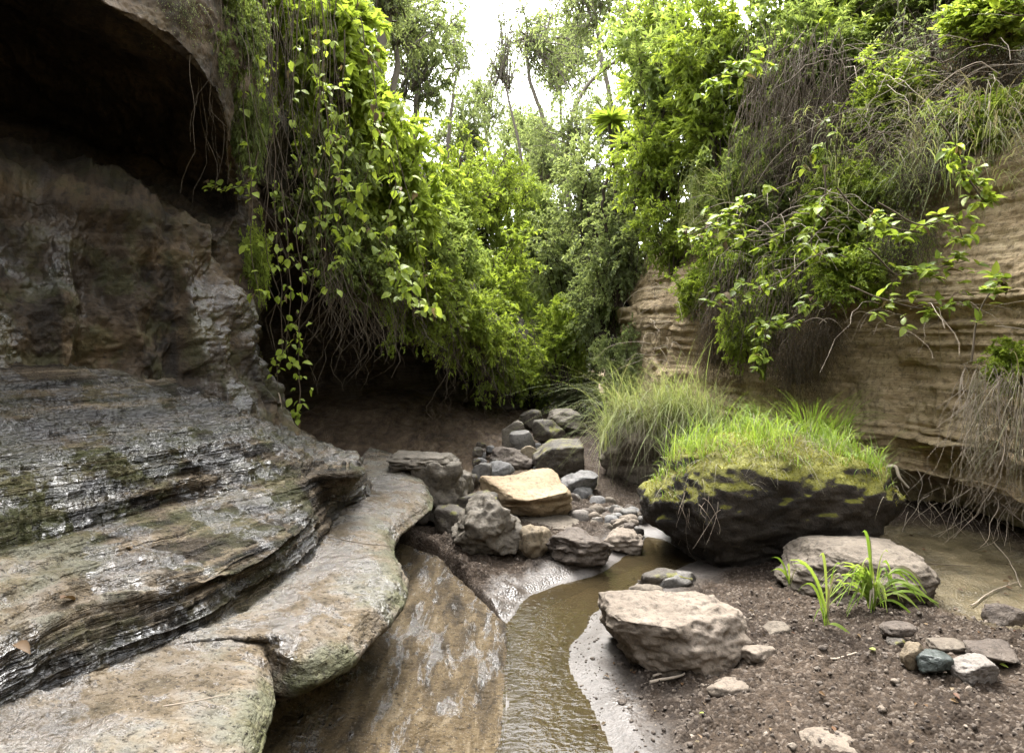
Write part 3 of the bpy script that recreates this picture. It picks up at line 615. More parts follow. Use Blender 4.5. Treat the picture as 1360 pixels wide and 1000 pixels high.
rock(648, 592, 710, 626, 'round brown rock behind the yellow slab', 'st_brown', depth=.45, sub=5, boxy=.3, rough=.08)
rock(690, 591, 714, 622, 'small yellowish stone wedged beside the dark square boulder', 'st_ochre', boxy=.5)
rock(676, 571, 711, 597, 'blue-grey stone on top of the rear rock pile', 'st_blue', boxy=.5, cuts=5, zg=.25)
rock(706, 583, 776, 632, 'dark block-shaped boulder behind the pale grey rock', 'st_dark', depth=.7, sub=5, boxy=.85, cuts=2, rough=.05, name='boulder', cat='boulder')
rock(645, 611, 684, 634, 'pale flattish stone behind the yellow slab', 'st_grey', boxy=.4)
rock(626, 614, 654, 642, 'blue-grey stone beside the pedestal rock', 'st_blue', boxy=.45)
rock(666, 558, 700, 592, 'square grey block at the mouth of the cave', 'st_wedge', boxy=.85, cuts=2, zg=.2)
rock(726, 541, 780, 574, 'mossy boulder at the far bend under the shrubs', 'st_wedge', depth=.7, boxy=.4, zg=.2, sub=5)
rock(706, 556, 752, 586, 'dark tilted rock in the rear rock pile', 'st_dark', boxy=.5, zg=.18, cuts=7)
rock(716, 568, 738, 588, 'small dark stone in front of the rear rock pile', 'st_blue', boxy=.5, zg=.15)
rock(690, 543, 722, 570, 'dim grey rock farthest back in the gorge', 'st_dark', boxy=.5, zg=.2)
rock(612, 628, 636, 650, 'small dark stone behind the square block', 'st_dark', boxy=.5)
rock(848, 754, 922, 784, 'dark flat wet rock in front of the mossy boulder', 'st_dark', depth=.22, boxy=.6, cuts=6, zg=.01)
rock(872, 757, 930, 786, 'grey wedge rock beside the dark flat wet rock', 'st_blue', depth=.2, boxy=.5, cuts=7, zg=.01)
rock(836, 775, 884, 800, 'smooth grey stone at the edge of the pool behind the foreground boulder', 'st_round', boxy=.2, zg=.005)
rock(1178, 826, 1224, 848, 'flat brown stone nearest the grass plant in the right stone cluster', 'st_brown', boxy=.6, depth=.12)
rock(1186, 843, 1217, 866, 'thin dark stone under the flat brown stone', 'st_dark', boxy=.6, depth=.1)
rock(1206, 851, 1236, 888, 'yellowish angular stone in the right stone cluster', 'st_ochre', boxy=.5, cuts=8)
rock(1227, 864, 1273, 897, 'wet dark green stone in the right stone cluster', 'st_green', boxy=.45, cuts=6)
rock(1269, 865, 1332, 908, 'smooth pale round stone in the right stone cluster', 'st_pale', boxy=.25, cuts=3, sub=5)
rock(1243, 847, 1297, 867, 'flat reddish-brown stone behind the pale round stone', 'st_round', boxy=.6, depth=.13)
rock(1296, 853, 1366, 884, 'flat brown slab stone at the edge of the puddle', 'st_brown', boxy=.6, depth=.2)
rock(1018, 826, 1056, 845, 'flat grey-brown stone behind the foreground boulder', 'st_round', boxy=.5, depth=.12, sink=.8)
rock(940, 900, 1000, 920, 'half-buried pale stone in front of the foreground boulder', 'st_fore', boxy=.4, depth=.14, sink=1.5)
rock(990, 857, 1040, 876, 'half-buried stone beside the foreground boulder', 'st_fore', boxy=.4, depth=.12, sink=1.2)
rock(1080, 978, 1150, 1004, 'half-buried pale stone at the bottom of the picture', 'st_fore', boxy=.4, depth=.2, sink=1.6)
rock(1318, 800, 1366, 838, 'dark stone in the puddle under the cliff', 'st_brown', boxy=.4)
# rubble between the tan slab and the mossy boulder
rs = np.random.RandomState(5)
for k in range(64):
    px = rs.uniform(758, 856); py = 658 + (px - 762) * .3 + rs.uniform(0, 36); s = rs.uniform(9, 25)
    mt = ['st_brown', 'st_round', 'st_grey', 'st_fore', 'st_blue', 'st_pale'][rs.randint(6)]
    rock(px - s / 2, py - s * .85, px + s / 2, py, 'small loose stone in the rubble between yellow slab and mossy boulder', mt, name='stone', cat='stone', group='rubble stones beside the yellow slab', sub=3, boxy=.45, cuts=5, zg=.02)
for k in range(22):
    px = rs.uniform(632, 725); py = rs.uniform(596, 650); s = rs.uniform(8, 16)
    rock(px - s / 2, py - s * .85, px + s / 2, py, 'small loose stone in the rubble behind the yellow slab', ['st_brown', 'st_dark', 'st_grey'][rs.randint(3)], name='stone', cat='stone', group='rubble stones behind the yellow slab', sub=3, boxy=.45, cuts=5)
# pebbles and crumbs strewn over the gravel bank
Vp, Fp = ICO[2]
def strew(n, size, poly, mats, name, label, seed, wet_ok=False):
    r_ = np.random.RandomState(seed); pts = np.asarray(poly)[:, :2]; lo, hi = pts.min(0), pts.max(0)
    P = r_.uniform(lo, hi, (n * 4, 2)); P = P[inside(P, poly)][:n]; z, sg, _, _ = bed_height(P); k = (sg > .12) | wet_ok; P = P[k]; z = z[k]
    s = size * np.exp(r_.randn(len(P)) * .45); Vs = []; Fs = []
    V1, F1 = ICO[2]; 
    import bmesh
    for i in range(len(P)):
        vv_ = V1 * (1 + .25 * r_.randn(len(V1), 1) * .6) * s[i] * r_.uniform(.5, 1.1, 3) * W(1, 1, .7)
        a = r_.uniform(0, 6.28); R_ = np.array([[math.cos(a), -math.sin(a), 0], [math.sin(a), math.cos(a), 0], [0, 0, 1]])
        Vs.append(vv_ @ R_ + W(P[i, 0], P[i, 1], z[i] + s[i] * .15)); Fs.append(F1 + i * len(V1))
    me = mk_mesh(name, np.concatenate(Vs), np.concatenate(Fs), M[mats])
    return link(name, me, label=label, kind='stuff')
bank = np.array([atz(x, y, 0) for x, y in [(800, 1040), (790, 890), (960, 800), (1230, 790), (1420, 900), (1500, 1060)]])
strew(2200, .0055, bank, 'st_brown', 'gravel', 'loose dark gravel over the right bank', 3)
strew(240, .0075, bank, 'st_fore', 'gravel', 'scattered pale pebbles over the right bank', 4)
strew(150, .01, stream[:-2], 'st_brown', 'gravel', 'pebbles lying in the shallow stream', 8, True)
edge = np.array([atz(x, y, 0) for x, y in [(752, 1000), (745, 850), (830, 770), (880, 790), (800, 850), (800, 1000)]])
strew(260, .0045, edge, 'st_brown', 'gravel', 'fine grit along the edge of the stream', 9, True)
mudb = np.array([atz(x, y, 0) for x, y in [(590, 740), (700, 735), (790, 755), (700, 790), (650, 790)]])
strew(120, .007, mudb, 'st_brown', 'gravel', 'loose crumbs of mud below the broken rock', 6)
print('rocks done')

# ------------------------------------------------------------------ vegetation generators
def gen_bush(seed, n_limb=26, n_sub=9, n_leaf=14, leaf=.07, wid=.5, droop=.3, rich=False, spread=1.0, sub_len=.34, base=(0, 0, -.9), up=.25, limb_r=.012):
    """a unit-radius shrub or crown: stems and leaves"""
    rs = np.random.RandomState(seed)
    end = unit(rs.randn(n_limb, 3)) * (rs.rand(n_limb, 1) ** .45) * .86 * spread; end[:, 2] = end[:, 2] * .85 + up * .3
    b0 = np.array(base) + rs.randn(n_limb, 3) * W(.12, .12, .03)
    t = np.linspace(0, 1, 7)[None, :, None]
    c = (b0 + end) / 2 + rs.randn(n_limb, 3) * .16 + W(0, 0, .15)
    L = (1 - t) ** 2 * b0[:, None] + 2 * t * (1 - t) * c[:, None] + t ** 2 * end[:, None]
    L = L + fbm(L, 3, 2, .5, seed)[..., None] * .03
    RL = limb_r * (1.25 - t[..., 0]) * np.ones((n_limb, 1)) * rs.uniform(.6, 1.3, (n_limb, 1))
    V1, F1 = tubes(L, RL, 4)
    k = rs.uniform(.3, 1, (n_limb, n_sub)); ki = np.clip((k * 6).astype(int), 0, 5); kf = (k * 6 - ki)[..., None]
    ii = np.arange(n_limb)[:, None]
    st = (L[ii, ki] * (1 - kf) + L[ii, ki + 1] * kf).reshape(-1, 3)
    dr = unit(unit(st - W(0, 0, -.5)) * .7 + unit(rs.randn(*st.shape)) + W(0, 0, .1)) * rs.uniform(.5, 1.2, (len(st), 1)) * sub_len
    t4 = np.linspace(0, 1, 5)[None, :, None]
    S = st[:, None] + dr[:, None] * t4 + W(0, 0, -1) * droop * sub_len * t4 ** 2 + rs.randn(len(st), 1, 3) * .03 * t4
    V2, F2 = tubes(S, limb_r * .32 * (1.2 - t4[..., 0]) * np.ones((len(st), 1)), 3)
    f = rs.uniform(.12, 1.05, (len(st), n_leaf)); fi = np.clip((f * 4).astype(int), 0, 3); ff = (f * 4 - fi)[..., None]
    jj = np.arange(len(st))[:, None]
    P = (S[jj, fi] * (1 - ff) + S[jj, fi + 1] * ff).reshape(-1, 3)
    Dd = np.repeat(unit(dr), n_leaf, 0) * .7 + unit(rs.randn(len(P), 3)) * .9 + W(0, 0, -droop)
    Uu = W(0, 0, 1) + rs.randn(len(P), 3) * .45
    Ll = leaf * rs.uniform(.55, 1.25, len(P))
    V3, F3 = leaf_cloud(P, Dd, Uu, Ll, Ll * wid * rs.uniform(.8, 1.2, len(P)), rich=rich)
    return (np.concatenate([V1, V2]), np.concatenate([F1, F2 + len(V1)])), (V3, F3)
BUSH = {}
def bush_kind(key, mats, **kw):
    (V, F), (VL, FL) = gen_bush(**kw)
    BUSH[key] = (mk_mesh('stems', V, F, M[mats[0]]), mk_mesh('foliage', VL, FL, M[mats[1]], False))
bush_kind('big0', ('twig', 'lf_bright'), seed=1, n_limb=36, n_sub=10, n_leaf=18, leaf=.15, wid=.55, droop=.5, rich=True)
bush_kind('big1', ('twig', 'lf_bright'), seed=2, n_limb=36, n_sub=10, n_leaf=18, leaf=.135, wid=.5, droop=.6, rich=True)
bush_kind('mid0', ('twig', 'lf_mid'), seed=3, n_limb=36, n_sub=11, n_leaf=20, leaf=.10, wid=.42, droop=.3)
bush_kind('mid1', ('twig', 'lf_mid'), seed=4, n_limb=40, n_sub=10, n_leaf=20, leaf=.09, wid=.5, droop=.4)
bush_kind('mid2', ('twig', 'lf_mid'), seed=5, n_limb=34, n_sub=12, n_leaf=20, leaf=.11, wid=.36, droop=.2)
bush_kind('fine0', ('bark_dark', 'lf_deep'), seed=6, n_limb=44, n_sub=13, n_leaf=22, leaf=.07, wid=.45, droop=.3)
bush_kind('fine1', ('bark_dark', 'lf_deep'), seed=7, n_limb=44, n_sub=13, n_leaf=22, leaf=.065, wid=.5, droop=.4)
bush_kind('dry0', ('twig', 'lf_dry'), seed=8, n_limb=60, n_sub=14, n_leaf=5, leaf=.05, wid=.4, droop=1.4, sub_len=.55)
RV = random.Random(3)
def inst(parent, me, mat=None, name=None):
    o = bpy.data.objects.new(name or me.name.split('.')[0], me); COL.objects.link(o); o.parent = parent
    if mat:
        o.material_slots[0].link = 'OBJECT'; o.material_slots[0].material = M[mat]
    return o
def shrub(px, py, D, rx, rz, kind, mat, label, name='shrub', cat='shrub', group='shrubs on the gorge slopes', stem=None, ry=None):
    rx *= 1.15; rz *= 1.15
    c = aty(px, py, D); s = D / F_PX
    e = link(name, None, None, label, cat, group, None, (c[0], c[1], c[2] - .9 * rz * s))
    a = RV.uniform(0, 6.28)
    for me, m_ in zip(BUSH[kind], (stem, mat)):
        o = inst(e, me, m_); o.location = (0, 0, .9 * rz * s); o.rotation_euler = (RV.uniform(-.15, .15), RV.uniform(-.15, .15), a)
        o.scale = (rx * s, (ry or rx) * s, rz * s)
    return e
SH = [
 (350, -20, 5.6, 75, 70, 'big1', 'lf_mid', 'dim shrub at the cliff top above the dark alcove'),
 (318, 30, 4.7, 40, 60, 'mid1', 'lf_deep', 'dusky creeper covering the rim of the alcove at the top'),
 (332, 150, 4.95, 30, 70, 'mid0', 'lf_deep', 'dusky creeper running down beside the alcove rim'),
 (232, 0, 4.2, 45, 34, 'dry0', 'lf_grey', 'grey twiggy creeper on top of the arched rim'),
 (288, 60, 4.5, 30, 50, 'mid0', 'lf_deep', 'dusky creeper hugging the shoulder of the arched rim'),
 (270, -30, 4.5, 60, 40, 'mid1', 'lf_deep', 'dim creeper at the top edge above the arched rim'),
 (340, 330, 5.2, 24, 60, 'mid0', 'lf_mid', 'thin creeper clinging to the rock pillar'),
 (430, 40, 6.2, 85, 95, 'big0', 'lf_bright', 'bright lime shrub spilling over the cliff at the top of the picture'),
 (470, 140, 6.7, 85, 105, 'big1', 'lf_bright', 'bright lime shrub just below the topmost one on the cave side'),
 (520, 235, 7.3, 75, 90, 'big0', 'lf_bright', 'bright lime shrub halfway down the cave-side slope'),
 (565, 320, 8.2, 75, 80, 'mid2', 'lf_fresh', 'light green shrub above the cave roof'),
 (605, 405, 9.3, 68, 70, 'mid0', 'lf_mid', 'leafy shrub drooping over the middle of the cave mouth'),
 (655, 455, 11, 62, 62, 'mid1', 'lf_mid', 'leafy shrub drooping over the far end of the cave mouth'),
 (590, 250, 10.5, 75, 85, 'mid1', 'lf_mid', 'green shrub behind the light green one above the cave'),
 (640, 350, 12.5, 72, 75, 'mid0', 'lf_mid', 'green shrub under the grey-green trees on the cave side'),
 (692, 430, 14.5, 52, 62, 'mid2', 'lf_fresh', 'sunlit yellow-green shrub at the bend of the gorge'),
 (425, 230, 6.4, 70, 110, 'mid1', 'lf_deep', 'dark shrub behind the hanging vines'),
 (480, 330, 6.9, 75, 70, 'mid0', 'lf_deep', 'dark shrub on the lip of the cave roof'),
 (545, 400, 8.0, 60, 55, 'mid1', 'lf_mid', 'small shrub hanging from the cave roof edge'),
 (555, 370, 7.7, 55, 50, 'mid2', 'lf_mid', 'feathery shrub on the middle of the cave roof edge'),
 (625, 430, 9.2, 50, 45, 'mid2', 'lf_mid', 'feathery shrub on the far part of the cave roof edge'),
 (705, 505, 13.2, 45, 42, 'fine1', 'lf_mid', 'low shrub above the rear rock pile'),
 (700, 350, 19, 70, 75, 'mid2', 'lf_fresh', 'pale yellow-green shrub filling the gap at the end of the gorge'),
 (640, 250, 16, 70, 90, 'fine0', 'lf_mid', 'dense shrub below the sky gap on the cave side'),
 (765, 330, 14.5, 80, 85, 'fine0', 'lf_grey', 'dark dense shrub in the middle of the picture'),
 (730, 410, 16, 62, 70, 'mid1', 'lf_mid', 'green shrub behind the bend under the dark dense one'),
 (800, 395, 11.8, 66, 72, 'fine1', 'lf_grey', 'dark shrub at the far end of the sandstone cliff'),
 (760, 480, 13, 66, 62, 'fine0', 'lf_grey', 'dark shrub low down beside the rear rock pile'),
 (838, 320, 11, 72, 85, 'fine1', 'lf_grey', 'dusky shrub on the sandstone side above the cliff end'),
 (828, 470, 10.3, 42, 62, 'fine0', 'lf_grey', 'greyish shrub against the end of the sandstone cliff'),
 (800, 240, 13, 80, 85, 'fine0', 'lf_grey', 'grey-green shrub below the sparse tree'),
 (905, 60, 10.5, 95, 100, 'mid0', 'lf_fresh', 'bright bushy shrub right of the sparse tree at the top'),
 (965, 140, 9.2, 90, 95, 'mid2', 'lf_mid', 'green shrub high on the sandstone side slope'),
 (890, 190, 10.2, 80, 90, 'mid1', 'lf_mid', 'green shrub below the bright bushy one'),
 (1020, 50, 9, 90, 85, 'mid1', 'lf_fresh', 'light green shrub near the top of the sandstone slope'),
 (915, 290, 9.4, 66, 75, 'mid0', 'lf_mid', 'green shrub above the left end of the bare sandstone'),
 (1010, 240, 8, 80, 85, 'mid2', 'lf_deep', 'dark shrub above the hanging leafy branches'),
 (980, 330, 7.7, 60, 60, 'mid1', 'lf_gloss', 'glossy shrub hanging over the sandstone edge'),
 (1040, 390, 7.1, 62, 80, 'big1', 'lf_gloss', 'glossy leafy shrub hanging in front of the sandstone'),
 (1110, 300, 6.9, 75, 65, 'big0', 'lf_gloss', 'glossy leafy shrub on the cliff edge above the mossy boulder'),
 (1075, 150, 8, 85, 90, 'dry0', 'lf_dry', 'brown dried shrub amid the green ones'),
 (1150, 60, 8.2, 90, 80, 'mid2', 'lf_mid', 'green shrub behind the brown dried one'),
 (1190, 190, 6.9, 80, 70, 'dry0', 'lf_dry', 'dry twiggy shrub on the cliff edge'),
 (1250, 40, 7, 110, 80, 'dry0', 'lf_grey', 'grey twiggy shrub at the top above the cliff'),
 (1340, 90, 6.2, 90, 90, 'dry0', 'lf_dry', 'dry twiggy shrub in the top corner over the cliff'),
 (1235, 110, 7.2, 90, 70, 'mid0', 'lf_deep', 'dark green shrub amid the dry twigs over the cliff'),
 (960, 410, 7.7, 40, 70, 'dry0', 'lf_dry', 'brown dead shrub hanging down the sandstone'),
 (1345, 478, 5.0, 34, 34, 'big0', 'lf_bright', 'small bright plant at the cliff foot by the picture edge'),
 (1120, -20, 8.6, 100, 70, 'mid1', 'lf_mid', 'leafy shrub cut by the top of the picture behind the grey twigs'),
 (1230, -25, 7.6, 100, 60, 'mid0', 'lf_deep', 'dark shrub cut by the top of the picture above the grey twigs'),
 (1130, 230, 7.0, 60, 60, 'mid1', 'lf_gloss', 'small glossy shrub under the brown dried one'),
 (930, 380, 8.4, 45, 45, 'mid2', 'lf_mid', 'little shrub hanging on the left end of the sandstone'),
 (720, 300, 17, 62, 70, 'mid2', 'lf_fresh', 'fresh yellow-green shrub in the centre below the far trees'),
 (745, 450, 12.2, 55, 60, 'mid2', 'lf_mid', 'fresh green shrub low at the bend beside the rear rock pile'),
 (668, 400, 15, 50, 60, 'mid2', 'lf_fresh', 'sunlit green shrub between the cave shrubs and the bend'),
 (1180, 120, 6.9, 70, 60, 'mid1', 'lf_mid', 'green leafy shrub amid the dry brush over the cliff'),
 (1290, 150, 6.0, 60, 45, 'mid0', 'lf_gloss', 'green creeper hanging over the cliff top near the picture edge'),
 (1080, 60, 8.0, 80, 70, 'mid2', 'lf_fresh', 'bright shrub beside the brown dried one near the top'),
 (1165, 235, 6.5, 55, 50, 'mid0', 'lf_gloss', 'green creeper draped over the cliff edge right of the glossy shrub'),
 (1225, 205, 6.1, 55, 45, 'dry0', 'lf_grey', 'wispy grey creeper draped over the cliff edge'),
 (1350, 140, 5.6, 50, 55, 'mid1', 'lf_mid', 'green creeper hanging in the upper corner of the bare sandstone'),
 (1055, 450, 6.7, 45, 55, 'dry0', 'lf_dry', 'dead brown creeper hanging low behind the boulder grass'),
 (1000, 420, 7.1, 45, 60, 'mid1', 'lf_mid', 'leafy creeper hanging low left of the glossy shrub'),
 (1130, 350, 6.2, 60, 50, 'mid0', 'lf_gloss', 'dense leafy creeper hanging at mid height on the sandstone'),
 (1200, 300, 6.0, 50, 45, 'dry0', 'lf_gloss', 'sparse twiggy creeper on the upper sandstone'),
 (1090, 420, 6.4, 40, 40, 'dry0', 'lf_dry', 'dry twiggy creeper tip over the sandstone'),
 (940, 60, 9.2, 70, 80, 'mid2', 'lf_mid', 'green shrub squeezed between the two bright shrubs at the top'),
 (1320, 10, 5.9, 80, 40, 'big1', 'lf_mid', 'leafy shrub overhanging the very top corner of the cliff'),
]
for a in SH: shrub(*a)

def tree(path, D, cx, cy, rx, rz, seed, leafmat, label, density=1.0, leaf=.05, r0=.1, bark='bark', wid=.4, droop=.4, limb_r=.012):
    """a trunk along the path, limbs and a leafy crown"""
    P = np.array([aty(x, y, D) for x, y in path]); base = P[0].copy(); s = D / F_PX
    c = aty(cx, cy, D); top = P[-1]
    lb = (top - c) / np.array([rx * s, rx * s, rz * s])
    (V, F), (VL, FL) = gen_bush(seed, n_limb=int(22 + 10 * density), n_sub=12, n_leaf=int(26 * density), leaf=leaf, wid=wid, droop=droop, base=lb, limb_r=limb_r, spread=1.05, sub_len=.4)
    sc3 = np.array([rx * s, rx * s, rz * s]); V = V * sc3 + c - base; VL = VL * sc3 + c - base
    u = np.linspace(0, len(P) - 1, 26); T = catmull(P[None], u)[0]; T = T + fbm(T, .8, 3)[:, None] * .08
    VT, FT = tubes((T - base)[None], (r0 * np.linspace(1, .45, 26))[None], 9)
    e = link('tree', None, None, label, 'tree', 'trees above the gorge', None, base)
    link('trunk', mk_mesh('trunk', np.concatenate([VT, V]), np.concatenate([FT, F + len(VT)]), M[bark]), e)
    link('crown', mk_mesh('crown', VL, FL, M[leafmat], False), e)
    return e
tree([(560, 420), (548, 200), (555, 120)], 13, 555, 70, 80, 135, 101, 'lf_grey', 'tall grey-green tree beside the sky gap on the cave side', 1.4, .05)
tree([(490, 300), (505, 60), (515, 20)], 10, 510, -10, 90, 90, 102, 'lf_grey', 'grey-green tree crowning the slope behind the bright lime shrubs', .9, .055)
tree([(640, 420), (622, 260), (620, 220)], 18, 612, 170, 62, 85, 103, 'lf_grey', 'slim grey-green tree under the left edge of the sky gap', 1.2, .06)
tree([(670, 420), (664, 300), (660, 260)], 23, 655, 225, 55, 75, 104, 'lf_grey', 'hazy grey-green tree directly below the sky gap', 1.0, .065)
tree([(760, 330), (738, 200), (712, 120), (700, 60)], 20, 735, 80, 72, 100, 105, 'lf_grey', 'sparse tree with a curved bare trunk against the sky', .6, .06, .085, limb_r=.018)
tree([(830, 320), (812, 150), (795, 60), (785, -10)], 18, 800, 20, 95, 110, 106, 'lf_grey', 'sparse tree with a straight leaning trunk against the sky', .65, .06, .08, limb_r=.018)
tree([(770, 330), (752, 180), (775, 120), (850, 60)], 16, 850, 70, 70, 70, 107, 'lf_grey', 'sparse branching tree behind the spiky plant', 1.0, .065, .06)
tree([(720, 380), (712, 280), (705, 230)], 25, 705, 205, 62, 80, 108, 'lf_grey', 'pale far tree at the end of the gorge below the curved trunk', 1.1, .07, .1)
tree([(745, 330), (748, 200), (742, 100)], 23, 765, 70, 80, 110, 110, 'lf_grey', 'feathery far tree behind the curved bare trunk', .9, .06, .08)
tree([(690, 400), (690, 240), (688, 190)], 28, 692, 165, 50, 60, 111, 'lf_grey', 'faint far tree in the bottom of the sky gap', .8, .07, .1)
tree([(705, 400), (700, 300), (698, 270)], 22, 690, 255, 62, 62, 113, 'lf_mid', 'light green tree filling the bottom of the sky gap', 1.2, .06, .08)
tree([(735, 380), (730, 280), (728, 240)], 19, 735, 215, 55, 75, 114, 'lf_grey', 'light green tree under the curved bare trunk', 1.2, .06, .07)
tree([(670, 380), (650, 200), (645, 170)], 21, 652, 130, 38, 80, 115, 'lf_grey', 'thin feathery tree standing in the sky gap', .6, .06, .06)
tree([(820, 350), (822, 240), (825, 190)], 14.5, 822, 165, 65, 75, 116, 'lf_grey', 'grey-green tree behind the spiky plants', 1.0, .055, .06)
tree([(520, 300), (525, 100), (530, 60)], 11.5, 535, 20, 75, 80, 117, 'lf_grey', 'leafy grey-green tree left of the tall one at the top', 1.2, .055, .07)
tree([(700, 330), (690, 180), (668, 110)], 17, 668, 60, 52, 95, 118, 'lf_grey', 'wispy tree with arching bare twigs veiling the right side of the sky gap', .3, .055, .045, limb_r=.02)
tree([(600, 330), (600, 150), (606, 90)], 15, 608, 70, 40, 110, 119, 'lf_grey', 'wispy tree with fine leaves veiling the left side of the sky gap', .5, .05, .05)
tree([(860, 330), (868, 160), (872, 90)], 14, 872, 20, 75, 85, 112, 'lf_mid', 'green tree between the sparse trees and the bright bushy shrub', 1.2, .06, .07)
tree([(790, 330), (778, 240), (770, 200)], 15.5, 765, 180, 65, 70, 109, 'lf_grey', 'grey-green tree between the two sparse trunks', .8, .055)

# spiky rosette plants
def spiky(px, py, D, r, stem_py, label, seed):
    c = aty(px, py, D); b_ = aty(px + 4, stem_py, D); s = D / F_PX; rs = np.random.RandomState(seed)
    e = link('spiky_plant', None, None, label, 'plant', 'spiky rosette plants', None, b_)
    T = np.linspace(0, 1, 8)[:, None] * (c - b_) + W(.03, 0, 0) * np.sin(np.linspace(0, 5, 8))[:, None]
    V, F = tubes(T[None], np.full((1, 8), 2.0 * s), 6); link('stem', mk_mesh('stem', V, F, M['bark_dark']), e)
    n = 60; th = rs.uniform(0, 6.28, n); el = rs.uniform(-.3, 1.0, n)
    D_ = np.stack([np.cos(th) * np.cos(el), np.sin(th) * np.cos(el), np.sin(el)], 1); L = r * s * rs.uniform(.7, 1.1, n)
    V, F = leaf_cloud(np.tile(c - b_, (n, 1)) + rs.randn(n, 3) * .02, D_, np.tile(W(0, 0, 1), (n, 1)) + rs.randn(n, 3) * .1, L, L * .17, curl=.3, rich=True)
    link('foliage', mk_mesh('foliage', V, F, M['lf_bright'], False), e)
spiky(846, 118, 11.5, 42, 270, 'tallest spiky-leaved plant with a bare dark stem', 1)
spiky(812, 160, 12, 32, 270, 'spiky-leaved plant left of the tallest one', 2)
spiky(870, 165, 12, 34, 270, 'spiky-leaved plant right of the tallest one', 3)
spiky(838, 195, 11.2, 30, 280, 'lowest spiky-leaved plant under the tallest one', 4)
print('trees done')

# ------------------------------------------------------------------ leafy vines and branches with leaves of their own
def leaf_mesh(name, mat, w=.55, curl=.22, fold=.16):
    n = 6; t = np.linspace(0, 1, n); wd = w * .5 * np.sin(np.pi * t ** .8) ** .9; wd[-1] = 0; wd[0] = .01
    z = -curl * t ** 2
    c = np.stack([0 * t, t, z], 1); l = np.stack([-wd, t, z + wd * fold * 2], 1); r = np.stack([wd, t, z + wd * fold * 2], 1)
    V = np.concatenate([c, l, r]); F = []
    for i in range(n - 1): F += [[i, i + 1, n + i + 1, n + i], [i, 2 * n + i, 2 * n + i + 1, i + 1]]
    return mk_mesh(name, V, F, M[mat])
LEAF = {'vine': leaf_mesh('leaf', 'lf_bright', .72), 'gloss': leaf_mesh('leaf', 'lf_gloss', .52), 'mid': leaf_mesh('leaf', 'lf_mid', .6)}
LEAF['narrow'] = leaf_mesh('leaf', 'lf_bright', .48, .35, .3); LEAF['dead'] = leaf_mesh('leaf', 'lf_dry', .5, .5, .35); LEAF['gnarrow'] = leaf_mesh('leaf', 'lf_mid', .42, .3, .25)
alt = {'vine': ('narrow', 'mid', 'narrow', 'dead'), 'gloss': ('gnarrow', 'vine', 'mid', 'dead'), 'mid': ('vine',)}
def add_leaf(parent, key, pos, d, up, size):
    y = Vector(d).normalized(); x = y.cross(Vector(up)).normalized(); z = x.cross(y)
    o = bpy.data.objects.new('leaf', LEAF[key]); COL.objects.link(o); o.parent = parent
    o.matrix_local = Matrix(((x.x * size, y.x * size, z.x * size, pos[0]), (x.y * size, y.y * size, z.y * size, pos[1]), (x.z * size, y.z * size, z.z * size, pos[2]), (0, 0, 0, 1)))
def vine(pts, D, label, n_leaf=40, size=.06, key='vine', D2=None, name='hanging_vine', cat='vine', group='leafy vines hanging from the overhang', start=.1, side=None, r=.004, clus=1, seed=0):
    rs = random.Random(seed + int(pts[0][0]) * 7 + int(pts[-1][1]))
    P = np.array([aty(x, y, D + ((D2 or D) - D) * i / (len(pts) - 1)) for i, (x, y) in enumerate(pts)]); b_ = P[0].copy()
    u = np.linspace(0, len(P) - 1, 10 * len(P)); T = catmull(P[None], u)[0] - b_
    T = T + np.stack([fbm(T + seed, 3, 2), fbm(T + 9 + seed, 3, 2), 0 * u], 1) * .03
    e = link(name, None, None, label, cat, group, None, b_)
    V, F = tubes(T[None], (r * np.linspace(1.2, .5, len(T)))[None], 5); link('stem', mk_mesh('stem', V, F, M['twig']), e)
    k = 0
    while k < n_leaf:
        f = start + (1 - start) * (rs.random() ** .8); i = min(int(f * (len(T) - 1)), len(T) - 2); p = T[i]
        tg = unit(T[i + 1] - T[i]); off_ = np.array([rs.gauss(0, .03), rs.gauss(0, .03), rs.gauss(0, .015 if cat == 'vine' else .035)]) * (size / .06)
        for _ in range(min(clus, n_leaf - k)):
            d = tg * .5 + np.array([rs.gauss(0, 1), rs.gauss(-.25, .8), rs.gauss(-.35 if cat == 'vine' else .05, .45)])
            kk = key if rs.random() < .72 else rs.choice(alt[key])
            add_leaf(e, kk, p + off_ + np.array([rs.gauss(0, .006) for _ in '123']), d, (rs.gauss(0, .35), rs.gauss(-.3, .35), 1), size * rs.uniform(.4, 1.25)); k += 1
    return e
